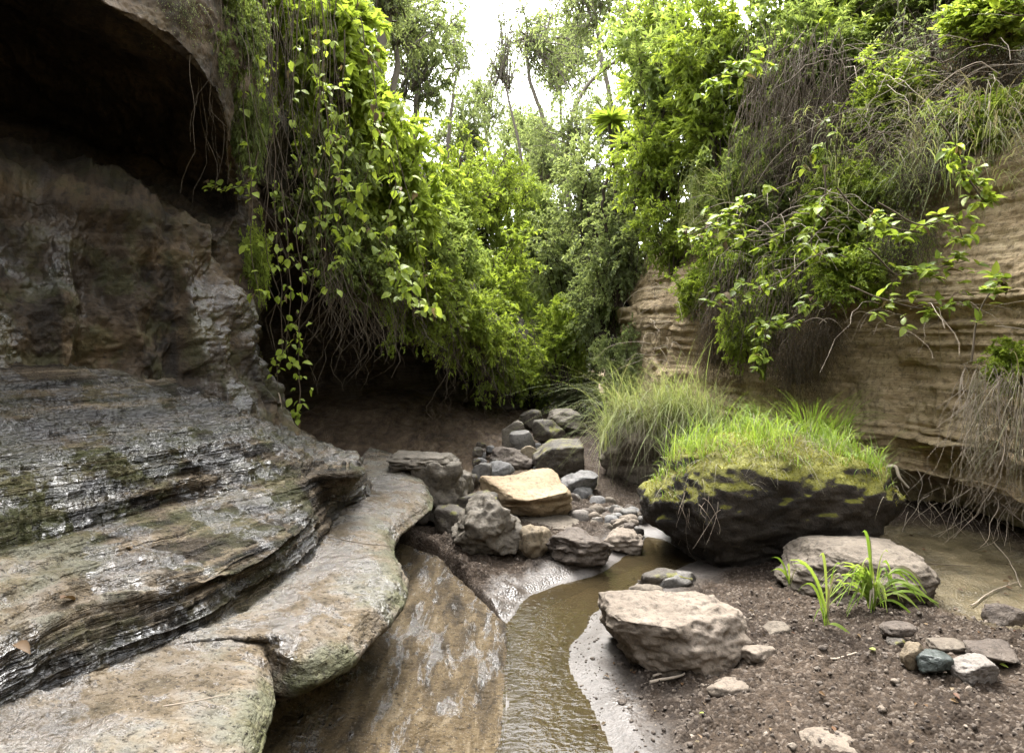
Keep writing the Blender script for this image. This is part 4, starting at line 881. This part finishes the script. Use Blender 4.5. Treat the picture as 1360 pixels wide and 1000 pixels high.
VN = [
 ([(318, -20), (322, 120), (330, 260), (340, 400)], 4.75, 'thin sparse vine hanging beside the pale arched rim of the alcove', 26, .055),
 ([(300, 20), (335, 60), (350, 130)], 4.7, 'short vine with few leaves across the alcove rim', 16, .055),
 ([(345, 200), (325, 245), (295, 250), (272, 240)], 4.75, 'leafy side shoot reaching across the dark alcove', 26, .055),
 ([(350, -20), (362, 150), (368, 300), (376, 470)], 4.95, 'long vine closest to the dark rock pillar', 36, .05),
 ([(395, -30), (392, 120), (402, 300), (398, 430), (405, 540)], 5.0, 'longest vine with paired leaves reaching down to the ledge', 60, .055),
 ([(372, 240), (380, 350), (385, 440), (372, 500)], 5.05, 'leafy vine tip dangling left of the longest vine', 36, .05),
 ([(425, -20), (432, 120), (428, 260), (436, 400)], 5.1, 'full leafy vine right of the longest vine', 56, .06),
 ([(455, 40), (462, 160), (450, 280), (442, 360)], 5.3, 'lime vine in front of the bright shrubs', 50, .068),
 ([(478, 20), (498, 160), (480, 260), (470, 330)], 5.5, 'lime vine with broad leaves over the bright shrubs', 54, .075),
 ([(500, 120), (520, 240), (515, 320), (540, 400)], 5.8, 'broad-leaved vine sweeping down over the cave mouth', 50, .08),
 ([(440, 200), (480, 290), (520, 340), (560, 415)], 5.6, 'arching vine whose lime tip hangs before the dark cave', 50, .08),
 ([(520, 180), (545, 270), (560, 350), (575, 430)], 6.4, 'vine draped beside the arching one above the cave', 44, .075),
 ([(410, 20), (415, 100), (440, 170), (455, 250)], 5.2, 'short lime vine under the topmost bright shrub', 46, .065),
 ([(470, -30), (480, 60), (520, 110), (535, 170)], 5.9, 'lime vine hanging at the top in front of the grey-green tree', 46, .075),
 ([(392, 500), (400, 540), (404, 556)], 5.3, 'small sprig growing at the foot of the pillar by the ledge', 14, .05),
 ([(560, 260), (590, 330), (600, 380), (625, 440)], 8, 'far vine trailing over the cave roof edge', 40, .08),
]
for i, (pts, D, lab, n, sz) in enumerate(VN): vine(pts, D, lab, int(n * 1.6), sz * 1.02, seed=i, clus=2)
BR = [
 ([(1240, 165), (1262, 190), (1285, 230), (1312, 268)], 5.3, 'leafy branch drooping highest before the bare sandstone', 46, .075),
 ([(1290, 240), (1305, 262), (1322, 275)], 5.2, 'short leafy shoot at the end of the highest drooping branch', 16, .07),
 ([(1110, 250), (1150, 290), (1180, 300), (1230, 312)], 5.8, 'leafy branch reaching sideways across the sandstone', 44, .075),
 ([(1160, 270), (1220, 300), (1262, 290), (1285, 320)], 5.6, 'leafy branch tip against the pale sandstone', 40, .075),
 ([(1150, 330), (1190, 365), (1245, 355), (1290, 345)], 5.6, 'leafy branch below the sideways one on the sandstone', 46, .075),
 ([(1130, 380), (1180, 400), (1230, 410), (1285, 398)], 5.6, 'lowest leafy branch spreading over the sandstone', 46, .075),
 ([(1290, 480), (1300, 420), (1320, 385), (1335, 370)], 5.1, 'upright leafy shoot at the cliff foot by the picture edge', 30, .075),
 ([(1060, 240), (1010, 260), (960, 290), (895, 322)], 6.8, 'long leafy branch reaching towards the gorge middle', 50, .085),
 ([(1060, 300), (1000, 320), (950, 300), (920, 310)], 6.9, 'leafy branch just under the longest reaching one', 40, .085),
 ([(1080, 340), (1040, 370), (1000, 390), (945, 400)], 6.6, 'leafy branch hanging across the banded sandstone end', 44, .08),
 ([(1070, 330), (1100, 370), (1060, 420), (1010, 440)], 6.5, 'leafy branch curling down above the boulder grass', 44, .08),
 ([(1030, 400), (1015, 450), (1008, 490)], 6.5, 'leafy tip dangling lowest above the boulder grass', 26, .075),
 ([(1100, 220), (1090, 270), (1080, 330), (1100, 350)], 6.4, 'dense leafy branch in the middle of the hanging bush', 46, .08),
 ([(1000, 110), (960, 100), (930, 120)], 7.5, 'bright shoot high on the sandstone slope', 30, .095),
 ([(1050, 60), (1010, 80), (985, 100)], 7.3, 'bright shoot highest on the sandstone slope', 30, .095),
 ([(1130, 130), (1090, 190), (1075, 230)], 7, 'bright shoot in front of the brown dried shrub', 26, .085),
 ([(1400, 10), (1360, 20), (1325, 12)], 5.2, 'shoot poking into the top corner', 18, .08),
]
for i, (pts, D, lab, n, sz) in enumerate(BR): vine(pts, D - .3, lab, int(n * 2.2), sz * 1.1, 'gloss', name='leafy_branch', cat='branch', group='leafy branches on the sandstone side', start=.3, r=.006, clus=5, seed=50 + i)
print('vines done')

# ------------------------------------------------------------------ strands, roots, dry grass
def strands(name, label, region, n, length, D, mat, r=.003, sway=.12, cat='vine', group=None, seed=0, kids='strand', fan=0.0, parts=4):
    """hanging strands rooted within a picture region: (px, py) corner polygon sampled, hanging length in metres"""
    rs = np.random.RandomState(seed); (x0, y0, x1, y1) = region
    px = rs.uniform(x0, x1, n); f = (px - x0) / (x1 - x0 + 1e-6); py = rs.uniform(y0, y1, n)
    Dd = D[0] + (D[1] - D[0]) * f + rs.randn(n) * .12
    R0_ = np.array([aty(a, b_, c_) for a, b_, c_ in zip(px, py, Dd)])
    L = length * rs.uniform(.35, 1.15, n); m = 12; t = np.linspace(0, 1, m)[None, :, None]
    dr = rs.randn(n, 1, 3) * W(1, .8, 0) * fan
    P = R0_[:, None] + W(0, 0, -1) * L[:, None, None] * t + dr * L[:, None, None] * np.sqrt(t)
    wig = np.stack([fbm(P + rs.rand(n, 1, 1) * 50, 2.2, 3), fbm(P + 70 + rs.rand(n, 1, 1) * 50, 2.2, 3), 0 * P[..., 0]], -1)
    P = P + wig * sway * t * 1.2
    e = link(name, None, None, label, cat, group, None, R0_.mean(0))
    Rr = r * rs.uniform(.5, 1.5, (n, 1)) * (1.1 - .7 * t[..., 0]); V, F = tubes(P - R0_.mean(0), Rr, 3)
    o = link('strands', mk_mesh('strands', V, F, M[mat]), e); o['kind'] = 'stuff'
    return e
strands('vine_curtain', 'curtain of thin brown vine stems behind the longest leafy vine', (345, -60, 450, 60), 50, 2.1, (5.05, 5.4), 'twig', seed=1, sway=.22, group='curtains of bare stems')
strands('vine_curtain', 'dark curtain of bare stems over the cave mouth', (430, 330, 600, 400), 190, .75, (6.0, 8.2), 'twig', r=.004, sway=.2, seed=2, group='curtains of bare stems', fan=.25)
strands('vine_curtain', 'wispy bare stems over the far end of the cave mouth', (590, 420, 710, 470), 120, .8, (8.4, 11.5), 'twig', r=.004, sway=.2, seed=3, group='curtains of bare stems', fan=.2)
strands('vine_curtain', 'few grey stems trailing over the rim of the alcove', (255, -40, 345, 60), 40, .9, (4.25, 4.7), 'twig', r=.002, sway=.12, seed=4, group='curtains of bare stems', fan=.08)
strands('vine_curtain', 'brown dead vines hanging amid the shrubs above the sandstone', (985, 30, 1120, 150), 260, 1.5, (7.6, 7.0), 'twig', r=.0035, sway=.2, seed=5, group='curtains of bare stems', fan=.12)
strands('vine_curtain', 'brown dead vines hanging beneath the glossy shrub', (940, 330, 1100, 400), 200, .7, (7.2, 6.4), 'twig', r=.003, sway=.15, seed=6, group='curtains of bare stems', fan=.15)
strands('vine_curtain', 'pale dry roots hanging over the cliff foot by the picture edge', (1275, 480, 1400, 560), 150, .85, (5.0, 4.7), 'twig_pale', r=.0022, sway=.15, seed=7, group='curtains of bare stems', fan=.12)
strands('vine_curtain', 'few pale roots dangling under the sandstone ledge', (1195, 620, 1370, 680), 26, .35, (5.75, 4.8), 'twig_pale', r=.003, sway=.2, seed=8, group='curtains of bare stems', fan=.3)
strands('vine_curtain', 'thin roots trailing down the front of the mossy boulder', (900, 645, 960, 680), 24, .3, (4.75, 4.72), 'twig_pale', r=.002, sway=.1, seed=9, group='curtains of bare stems', fan=.15)

def tangle(name, label, regions, n, length, mat, r=.004, seed=0, cat='brush', up=.5, group='dry brush on the cliff top'):
    """arching dry stems"""
    rs = np.random.RandomState(seed); Ps = []
    for (x0, y0, x1, y1, D0, D1) in regions:
        for _ in range(n):
            f = rs.rand(); b_ = aty(x0 + (x1 - x0) * f, rs.uniform(y0, y1), D0 + (D1 - D0) * f + rs.randn() * .15)
            a = rs.uniform(0, 6.28); el = rs.uniform(.2, 1.3); L = length * rs.uniform(.4, 1.2)
            d = W(math.cos(a) * math.cos(el) - .2, math.sin(a) * math.cos(el) - .35, math.sin(el) * up)
            t = np.linspace(0, 1, 10)[:, None]
            Ps.append(b_ + d * L * t + W(0, 0, -1) * L * rs.uniform(.3, .9) * t ** 2)
    P = np.array(Ps); P = P + np.stack([fbm(P, 3, 2), fbm(P + 30, 3, 2), fbm(P + 60, 3, 2)], -1) * .05
    c = P[:, 0].mean(0); e = link(name, None, None, label, cat, group, None, c)
    V, F = tubes(P - c, r * rs.uniform(.5, 1.5, (len(P), 1)) * np.linspace(1.1, .4, 10)[None], 3)
    o = link('stems', mk_mesh('stems', V, F, M[mat]), e); o['kind'] = 'stuff'
    return e
tangle('dry_brush', 'tangle of grey dead twigs along the top of the cliff', [(1100, 60, 1380, 170, 7.2, 5.6)], 150, .9, 'twig_pale', .003, 1)
tangle('dry_brush', 'tangle of brown dead twigs hanging over the cliff edge', [(1050, 150, 1380, 240, 7.0, 5.4)], 170, .7, 'twig', .0035, 2)
tangle('dry_brush', 'arching bare twigs in front of the glossy shrub', [(960, 260, 1130, 360, 7.3, 6.2)], 80, .7, 'twig_pale', .003, 3)
tangle('dry_brush', 'long bare twigs sticking out of the cliff face above the boulder grass', [(1080, 400, 1330, 450, 6.0, 5.2)], 22, .8, 'twig_pale', .0028, 4)
tangle('dry_brush', 'pale bare twigs against the left end of the sandstone', [(860, 380, 910, 480, 8.6, 8.2)], 40, .6, 'twig_pale', .003, 5)

def blades(bases, H_, lean, width, mat, name, parent, seed, droop=.6, bias=(0, 0)):
    rs = np.random.RandomState(seed); n = len(bases); m = 7; t = np.linspace(0, 1, m)[None, :, None]
    a = rs.uniform(0, 6.28, n); dv = np.stack([np.cos(a) + bias[0], np.sin(a) + bias[1], 0 * a], 1)
    h = H_ * rs.uniform(.25, 1.2, n)[:, None, None]; ln = lean * rs.uniform(.3, 1.3, n)[:, None, None]
    P = bases[:, None] + W(0, 0, 1) * h * (t - droop * rs.uniform(.2, 1.1, n)[:, None, None] * t ** 2.2) + dv[:, None] * h * ln * t ** 1.6
    side = unit(np.stack([-dv[:, 1], dv[:, 0], 0 * a], 1) + rs.randn(n, 3) * .25)
    Wd = width * rs.uniform(.6, 1.3, (n, 1)) * (1 - t[..., 0] ** 1.7 * .97)
    V, F = ribbons(P, Wd, side)
    o = link(name, mk_mesh(name, V, F, M[mat], True), parent); o['kind'] = 'stuff'; return o
def surf(o, xy):
    """heights on top of an object at world xy"""
    from mathutils.bvhtree import BVHTree
    me = o.data; mw = o.matrix_basis
    bv = BVHTree.FromPolygons([mw @ v.co for v in me.vertices], [tuple(p.vertices) for p in me.polygons]); out = []
    for x, y in xy:
        h = bv.ray_cast(Vector((x, y, 6)), Vector((0, 0, -1)))
        if h[0] is not None: out.append((x, y, h[0].z, h[1].z))
    return np.array(out)
rs = np.random.RandomState(11)
c = mossy.location; sx, sy = mossy.dimensions[0] if mossy.dimensions[0] else 1.7, 1.25
vv = np.array([v.co[:] for v in mossy.data.vertices]); ex = vv.max(0)
def grass_patch(label, n, fx, fy, H_, lean, mat, seed, width=.003, droop=.6, bias=(0, 0), mask=None):
    r_ = np.random.RandomState(seed); k = np.stack([r_.uniform(*fx, n), r_.uniform(*fy, n)], 1) * ex[:2] + np.array(c[:2])
    B = surf(mossy, k); B = B[B[:, 3] > .3]
    nn = fbm(np.stack([B[:, 0], B[:, 1], 0 * B[:, 0]], 1), 4, 2, .5, seed); B = B[nn > -.05]
    b0 = B[:, :3].mean(0); e = link('grass_tuft', None, None, label, 'grass', 'grass growing on the mossy boulder', None, b0)
    blades(B[:, :3] - b0, H_, lean, width, mat, 'blades', e, seed, droop, bias); return e
grass_patch('tall bright green grass on the back of the mossy boulder', 2200, (-.85, .75), (-.65, .7), .34, .6, 'grass', 1, .0028, .75)
grass_patch('short bright green grass over the front of the mossy boulder', 1500, (-.9, .6), (-.85, .2), .15, .8, 'grass', 2, .0024, .9)
grass_patch('dry straw grass among the green on the mossy boulder', 900, (-.9, .9), (-.6, .9), .24, .9, 'grass_straw', 3, .002, .9)

M['moss'] = mat_leaf('moss_frond', [(.1, .1, .012), (.17, .165, .02), (.22, .2, .03), (.07, .08, .012)], .3, .8, .05)
r_ = np.random.RandomState(41); B = surf(mossy, r_.uniform(-1, 1, (9000, 2)) * ex[:2] + np.array(c[:2]))
nn = fbm(B[:, :3], 5, 3, .6, 3); B = B[(B[:, 3] + .5 * nn > .3)]
mo = blades(B[:, :3] - np.array(c), .02, 1.2, .003, 'moss', 'moss', mossy, 42, .3)
grass_patch('matted dead grass at the front rim of the mossy boulder', 700, (-.9, .8), (-.95, -.3), .16, 1.2, 'grass_straw', 4, .002, 1.9, (0, -.7))

# earth bank with the big grass tussock
bankr = rock(796, 548, 985, 655, 'earth bank carrying the big grass tussock below the sandstone', 'st_round', depth=1.3, sub=5, boxy=.3, cuts=2, rough=.08, zg=.05, seed=91, name='earth_bank', cat='bank')
bv_ = np.array([v.co[:] for v in bankr.data.vertices]).max(0)
def tussock(label, n, fx, fy, H_, lean, mat, seed, droop, width=.003, bias=(0, 0)):
    r_ = np.random.RandomState(seed); k = np.stack([r_.uniform(*fx, n), r_.uniform(*fy, n)], 1) * bv_[:2] + np.array(bankr.location[:2])
    B = surf(bankr, k); B = B[fbm(np.stack([B[:, 0], B[:, 1], 0 * B[:, 0]], 1), 5, 2, .5, seed) > -.12]; b0 = B[:, :3].mean(0); e = link('grass_tussock', None, None, label, 'grass', 'grass tussocks on the earth bank', None, b0)
    blades(B[:, :3] - b0, H_, lean, width, mat, 'blades', e, seed, droop, bias)
tussock('big drooping olive grass tussock beside the mossy boulder', 3400, (-.98, .5), (-.95, .6), 1.05, .6, 'grass_dry', 21, 1.2, .003, (-.5, -.5))
tussock('fresh green grass growing through the big tussock', 900, (-.9, .7), (-.5, .8), .62, .5, 'grass_dry', 22, .7, .003, (-.15, -.2))
tussock('dead straw grass hanging under the big tussock', 1500, (-.9, .8), (-1, -.1), .8, .6, 'grass_straw', 23, 1.9, .0022, (-.05, -.6))

# drooping dry grass along the cliff top
def slope_grass(label, region, n, H_, mat, seed, droop=1.2):
    r_ = np.random.RandomState(seed); x0, y0, x1, y1, D0, D1 = region
    f = r_.rand(n); B = np.array([aty(x0 + (x1 - x0) * q, r_.uniform(y0, y1), D0 + (D1 - D0) * q + r_.randn() * .12) for q in f])
    b0 = B.mean(0); e = link('grass_tuft', None, None, label, 'grass', 'dry grass hanging over the cliff', None, b0)
    blades(B - b0, H_, .8, .003, mat, 'blades', e, seed, droop, (-.3, -.6))
slope_grass('drooping dry grass along the cliff top near the picture edge', (1180, 120, 1390, 215, 6.0, 5.1), 330, .35, 'grass_straw', 31, 2.2)
slope_grass('drooping olive grass along the cliff top above the bare sandstone', (1050, 150, 1390, 260, 6.6, 5.2), 480, .35, 'grass_dry', 32, 2.1)
slope_grass('pale green grass on the slope left of the glossy shrub', (900, 240, 1000, 330, 8.6, 7.8), 700, .45, 'grass_dry', 33, 1.3)
slope_grass('dry grass fringe at the cliff foot by the picture edge', (1280, 500, 1400, 620, 5.0, 4.7), 600, .35, 'grass_straw', 34, 1.9)
slope_grass('fresh grass behind the mossy boulder', (960, 560, 1130, 590, 6.4, 6.0), 500, .4, 'grass', 35, .6)

# foreground grass plants: every blade a leaf of its own
def grass_plant(label, px, py, spec, seed, mat='grass'):
    b_ = atz(px, py, .05); b_[2] = bz(b_[0], b_[1]); e = link('grass_plant', None, None, label, 'plant', 'green grass plants by the rounded boulder', None, b_); s = b_[1] / F_PX
    rs = np.random.RandomState(seed)
    for k, (dx, dy, tipdrop) in enumerate(spec):
        m = 9; t = np.linspace(0, 1, m)[:, None]
        end = W(dx * s, rs.uniform(-.12, .08), dy * s); ctr = W(dx * s * .35, end[1] * .3, (dy + tipdrop) * s * 1.15)
        P = 2 * t * (1 - t) * ctr + t ** 2 * end + rs.randn(3) * .006
        side = unit(W(-end[1], end[0], 0)[None] + W(.3, -.1, .35)[None])
        V, F = ribbons(P[None], (.0072 * np.sin(np.pi * np.clip(t[:, 0] * .92 + .06, 0, 1)) ** .6)[None] * rs.uniform(.7, 1.2), side)
        link('blade', mk_mesh('blade', V, F, M['grass_straw' if k % 6 == 3 else mat]), e)
rs = np.random.RandomState(77)
spec = [(rs.uniform(-75, 75), rs.uniform(0, 45), rs.uniform(25, 70)) for _ in range(56)] + [(-25, 110, 0), (-5, 95, 0), (20, 80, 5), (-60, 20, 55), (70, 5, 55), (60, -15, 50), (-70, 40, 30)]
grass_plant('lush grass plant in front of the rounded brown boulder', 1158, 826, spec, 5)
spec = [(-50, 75, 20), (-70, 88, 10), (-15, 95, 10), (10, 70, 20), (30, 50, 30), (20, 80, 5), (-30, 40, 30), (-20, 10, 30), (5, 20, 20), (-8, 60, 10), (25, -8, 18)]
grass_plant('spindly grass plant left of the lush one', 1096, 850, spec, 6)
grass_plant('little grass tuft in the gravel behind the foreground boulder', 1050, 790, [(-20, 35, 5), (-5, 30, 5), (-25, 20, 10), (10, 25, 8)], 8)

# ------------------------------------------------------------------ sticks, roots and fallen leaves
def stick(name, label, pts, r, mat='twig_pale', cat='twig', group=None):
    P = np.array([p if len(p) == 3 and abs(p[0]) < 20 else p for p in pts], float); b_ = P[0].copy()
    u = np.linspace(0, len(P) - 1, 16); T = catmull(P[None], u)[0]; T = T + np.stack([fbm(T, 9, 2), fbm(T + 5, 9, 2), fbm(T + 9, 9, 2)], 1) * r * .9
    V, F = tubes((T - b_)[None], (r * np.linspace(1.1, .6, 16))[None], 7)
    return link(name, mk_mesh(name, V, F, M[mat]), None, label, cat, group, None, b_)
g = lambda x, y, dz=.012: (lambda p: W(p[0], p[1], bz(p[0], p[1]) + dz))(atz(x, y, .06))
stick('root', 'curled pale root sticking out beside the mossy boulder', [aty(1170, 640, 5.5), aty(1174, 622, 5.4), aty(1188, 620, 5.35), aty(1196, 636, 5.3), aty(1208, 646, 5.3)], .016, cat='root')
stick('twig', 'pale forked twig lying in front of the foreground boulder', [g(862, 905), g(895, 902, .02), g(928, 896)], .007)
stick('twig', 'small pale twig beside the forked one', [g(868, 898), g(900, 893, .02), g(915, 890)], .005)
stick('twig', 'straight pale stick lying on the gravel', [g(1082, 893), g(1110, 890), g(1137, 886)], .006)
stick('twig', 'dark thin stick in the puddle under the cliff', [g(1190, 742), g(1240, 745), g(1290, 748)], .005, 'twig')
stick('twig', 'thin pale stick leaning in the puddle', [g(1290, 800), g(1320, 780), g(1352, 768)], .004)
stick('twig', 'thin bent stick near the puddle', [g(1320, 720), g(1340, 740), g(1356, 775)], .004)
stick('twig', 'thin twig lying across the pale ledge', [atz(435, 712, .55), atz(480, 722, .55), atz(520, 726, .52)], .003, 'twig')
stick('twig', 'thin grass stalk lying on the nearest ledge lump', [atz(215, 938, .54), atz(260, 930, .54), atz(305, 922, .53)], .002)
stick('stump_post', 'short upright stick at the foot of the rock pillar', [aty(372, 545, 5.1), aty(371, 533, 5.1), aty(369, 522, 5.1)], .008, 'twig_pale', 'stick')
stick('tree_limb', 'leaning dark bare limb in the shrubs at the end of the sandstone', [aty(806, 310, 10.9), aty(800, 270, 10.9), aty(815, 215, 10.9)], .03, 'bark_dark', 'branch')
rs = np.random.RandomState(9); n = 240
def litter(name, label, poly, n, zf, size, seed):
    r_ = np.random.RandomState(seed); pts = np.asarray(poly); lo, hi = pts[:, :2].min(0), pts[:, :2].max(0)
    P = r_.uniform(lo, hi, (n * 4, 2)); P = P[inside(P, poly)][:n]; z = zf(P)
    P3 = np.concatenate([P, z[:, None] + .006], 1); a = r_.uniform(0, 6.28, len(P))
    D_ = np.stack([np.cos(a), np.sin(a), r_.randn(len(P)) * .15], 1); L = size * r_.uniform(.5, 1.4, len(P))
    V, F = leaf_cloud(P3, D_, np.tile(W(0, 0, 1), (len(P), 1)) + r_.randn(len(P), 3) * .25, L, L * .5, rich=True)
    return link(name, mk_mesh(name, V, F, M['lf_litter'], False), label=label, kind='stuff')
litter('leaf_litter', 'fallen leaves scattered over the gravel bank', bank, 130, lambda P: bed_height(P)[0], .026, 1)
litter('leaf_litter', 'fallen leaves floating in the muddy puddle', puddle, 26, lambda P: bed_height(P)[0] + .004, .03, 2)
LEAF['lit'] = leaf_mesh('leaf', 'lf_litter', .5, .3, .3)
def fallen(px, py, size, label, key='lit', z=None):
    p = g(px, py, .012) if z is None else atz(px, py, z); o = link('fallen_leaf', LEAF[key], None, label, 'leaf', 'fallen leaves', None, p)
    o.scale = (size,) * 3; o.rotation_euler = (RV.uniform(-.2, .2), RV.uniform(-.2, .2), RV.uniform(0, 6.28))
fallen(80, 795, .07, 'curled reddish-brown dead leaf on the second ledge', z=.735)
fallen(175, 728, .05, 'tan dead leaf near the back of the second ledge', z=.76)
fallen(20, 855, .07, 'dark dead leaf on the ledge at the picture edge', z=.72)
fallen(1326, 908, .035, 'small yellow-green leaf beside the pale round stone', 'vine')
fallen(1162, 885, .03, 'small yellowish leaf on the gravel behind the straight stick', 'vine')
fallen(1265, 952, .035, 'pinkish dead leaf low on the gravel bank')
fallen(935, 945, .02, 'tiny yellow leaf on the gravel in front of the foreground boulder', 'vine')
print('all done', len(bpy.data.objects))
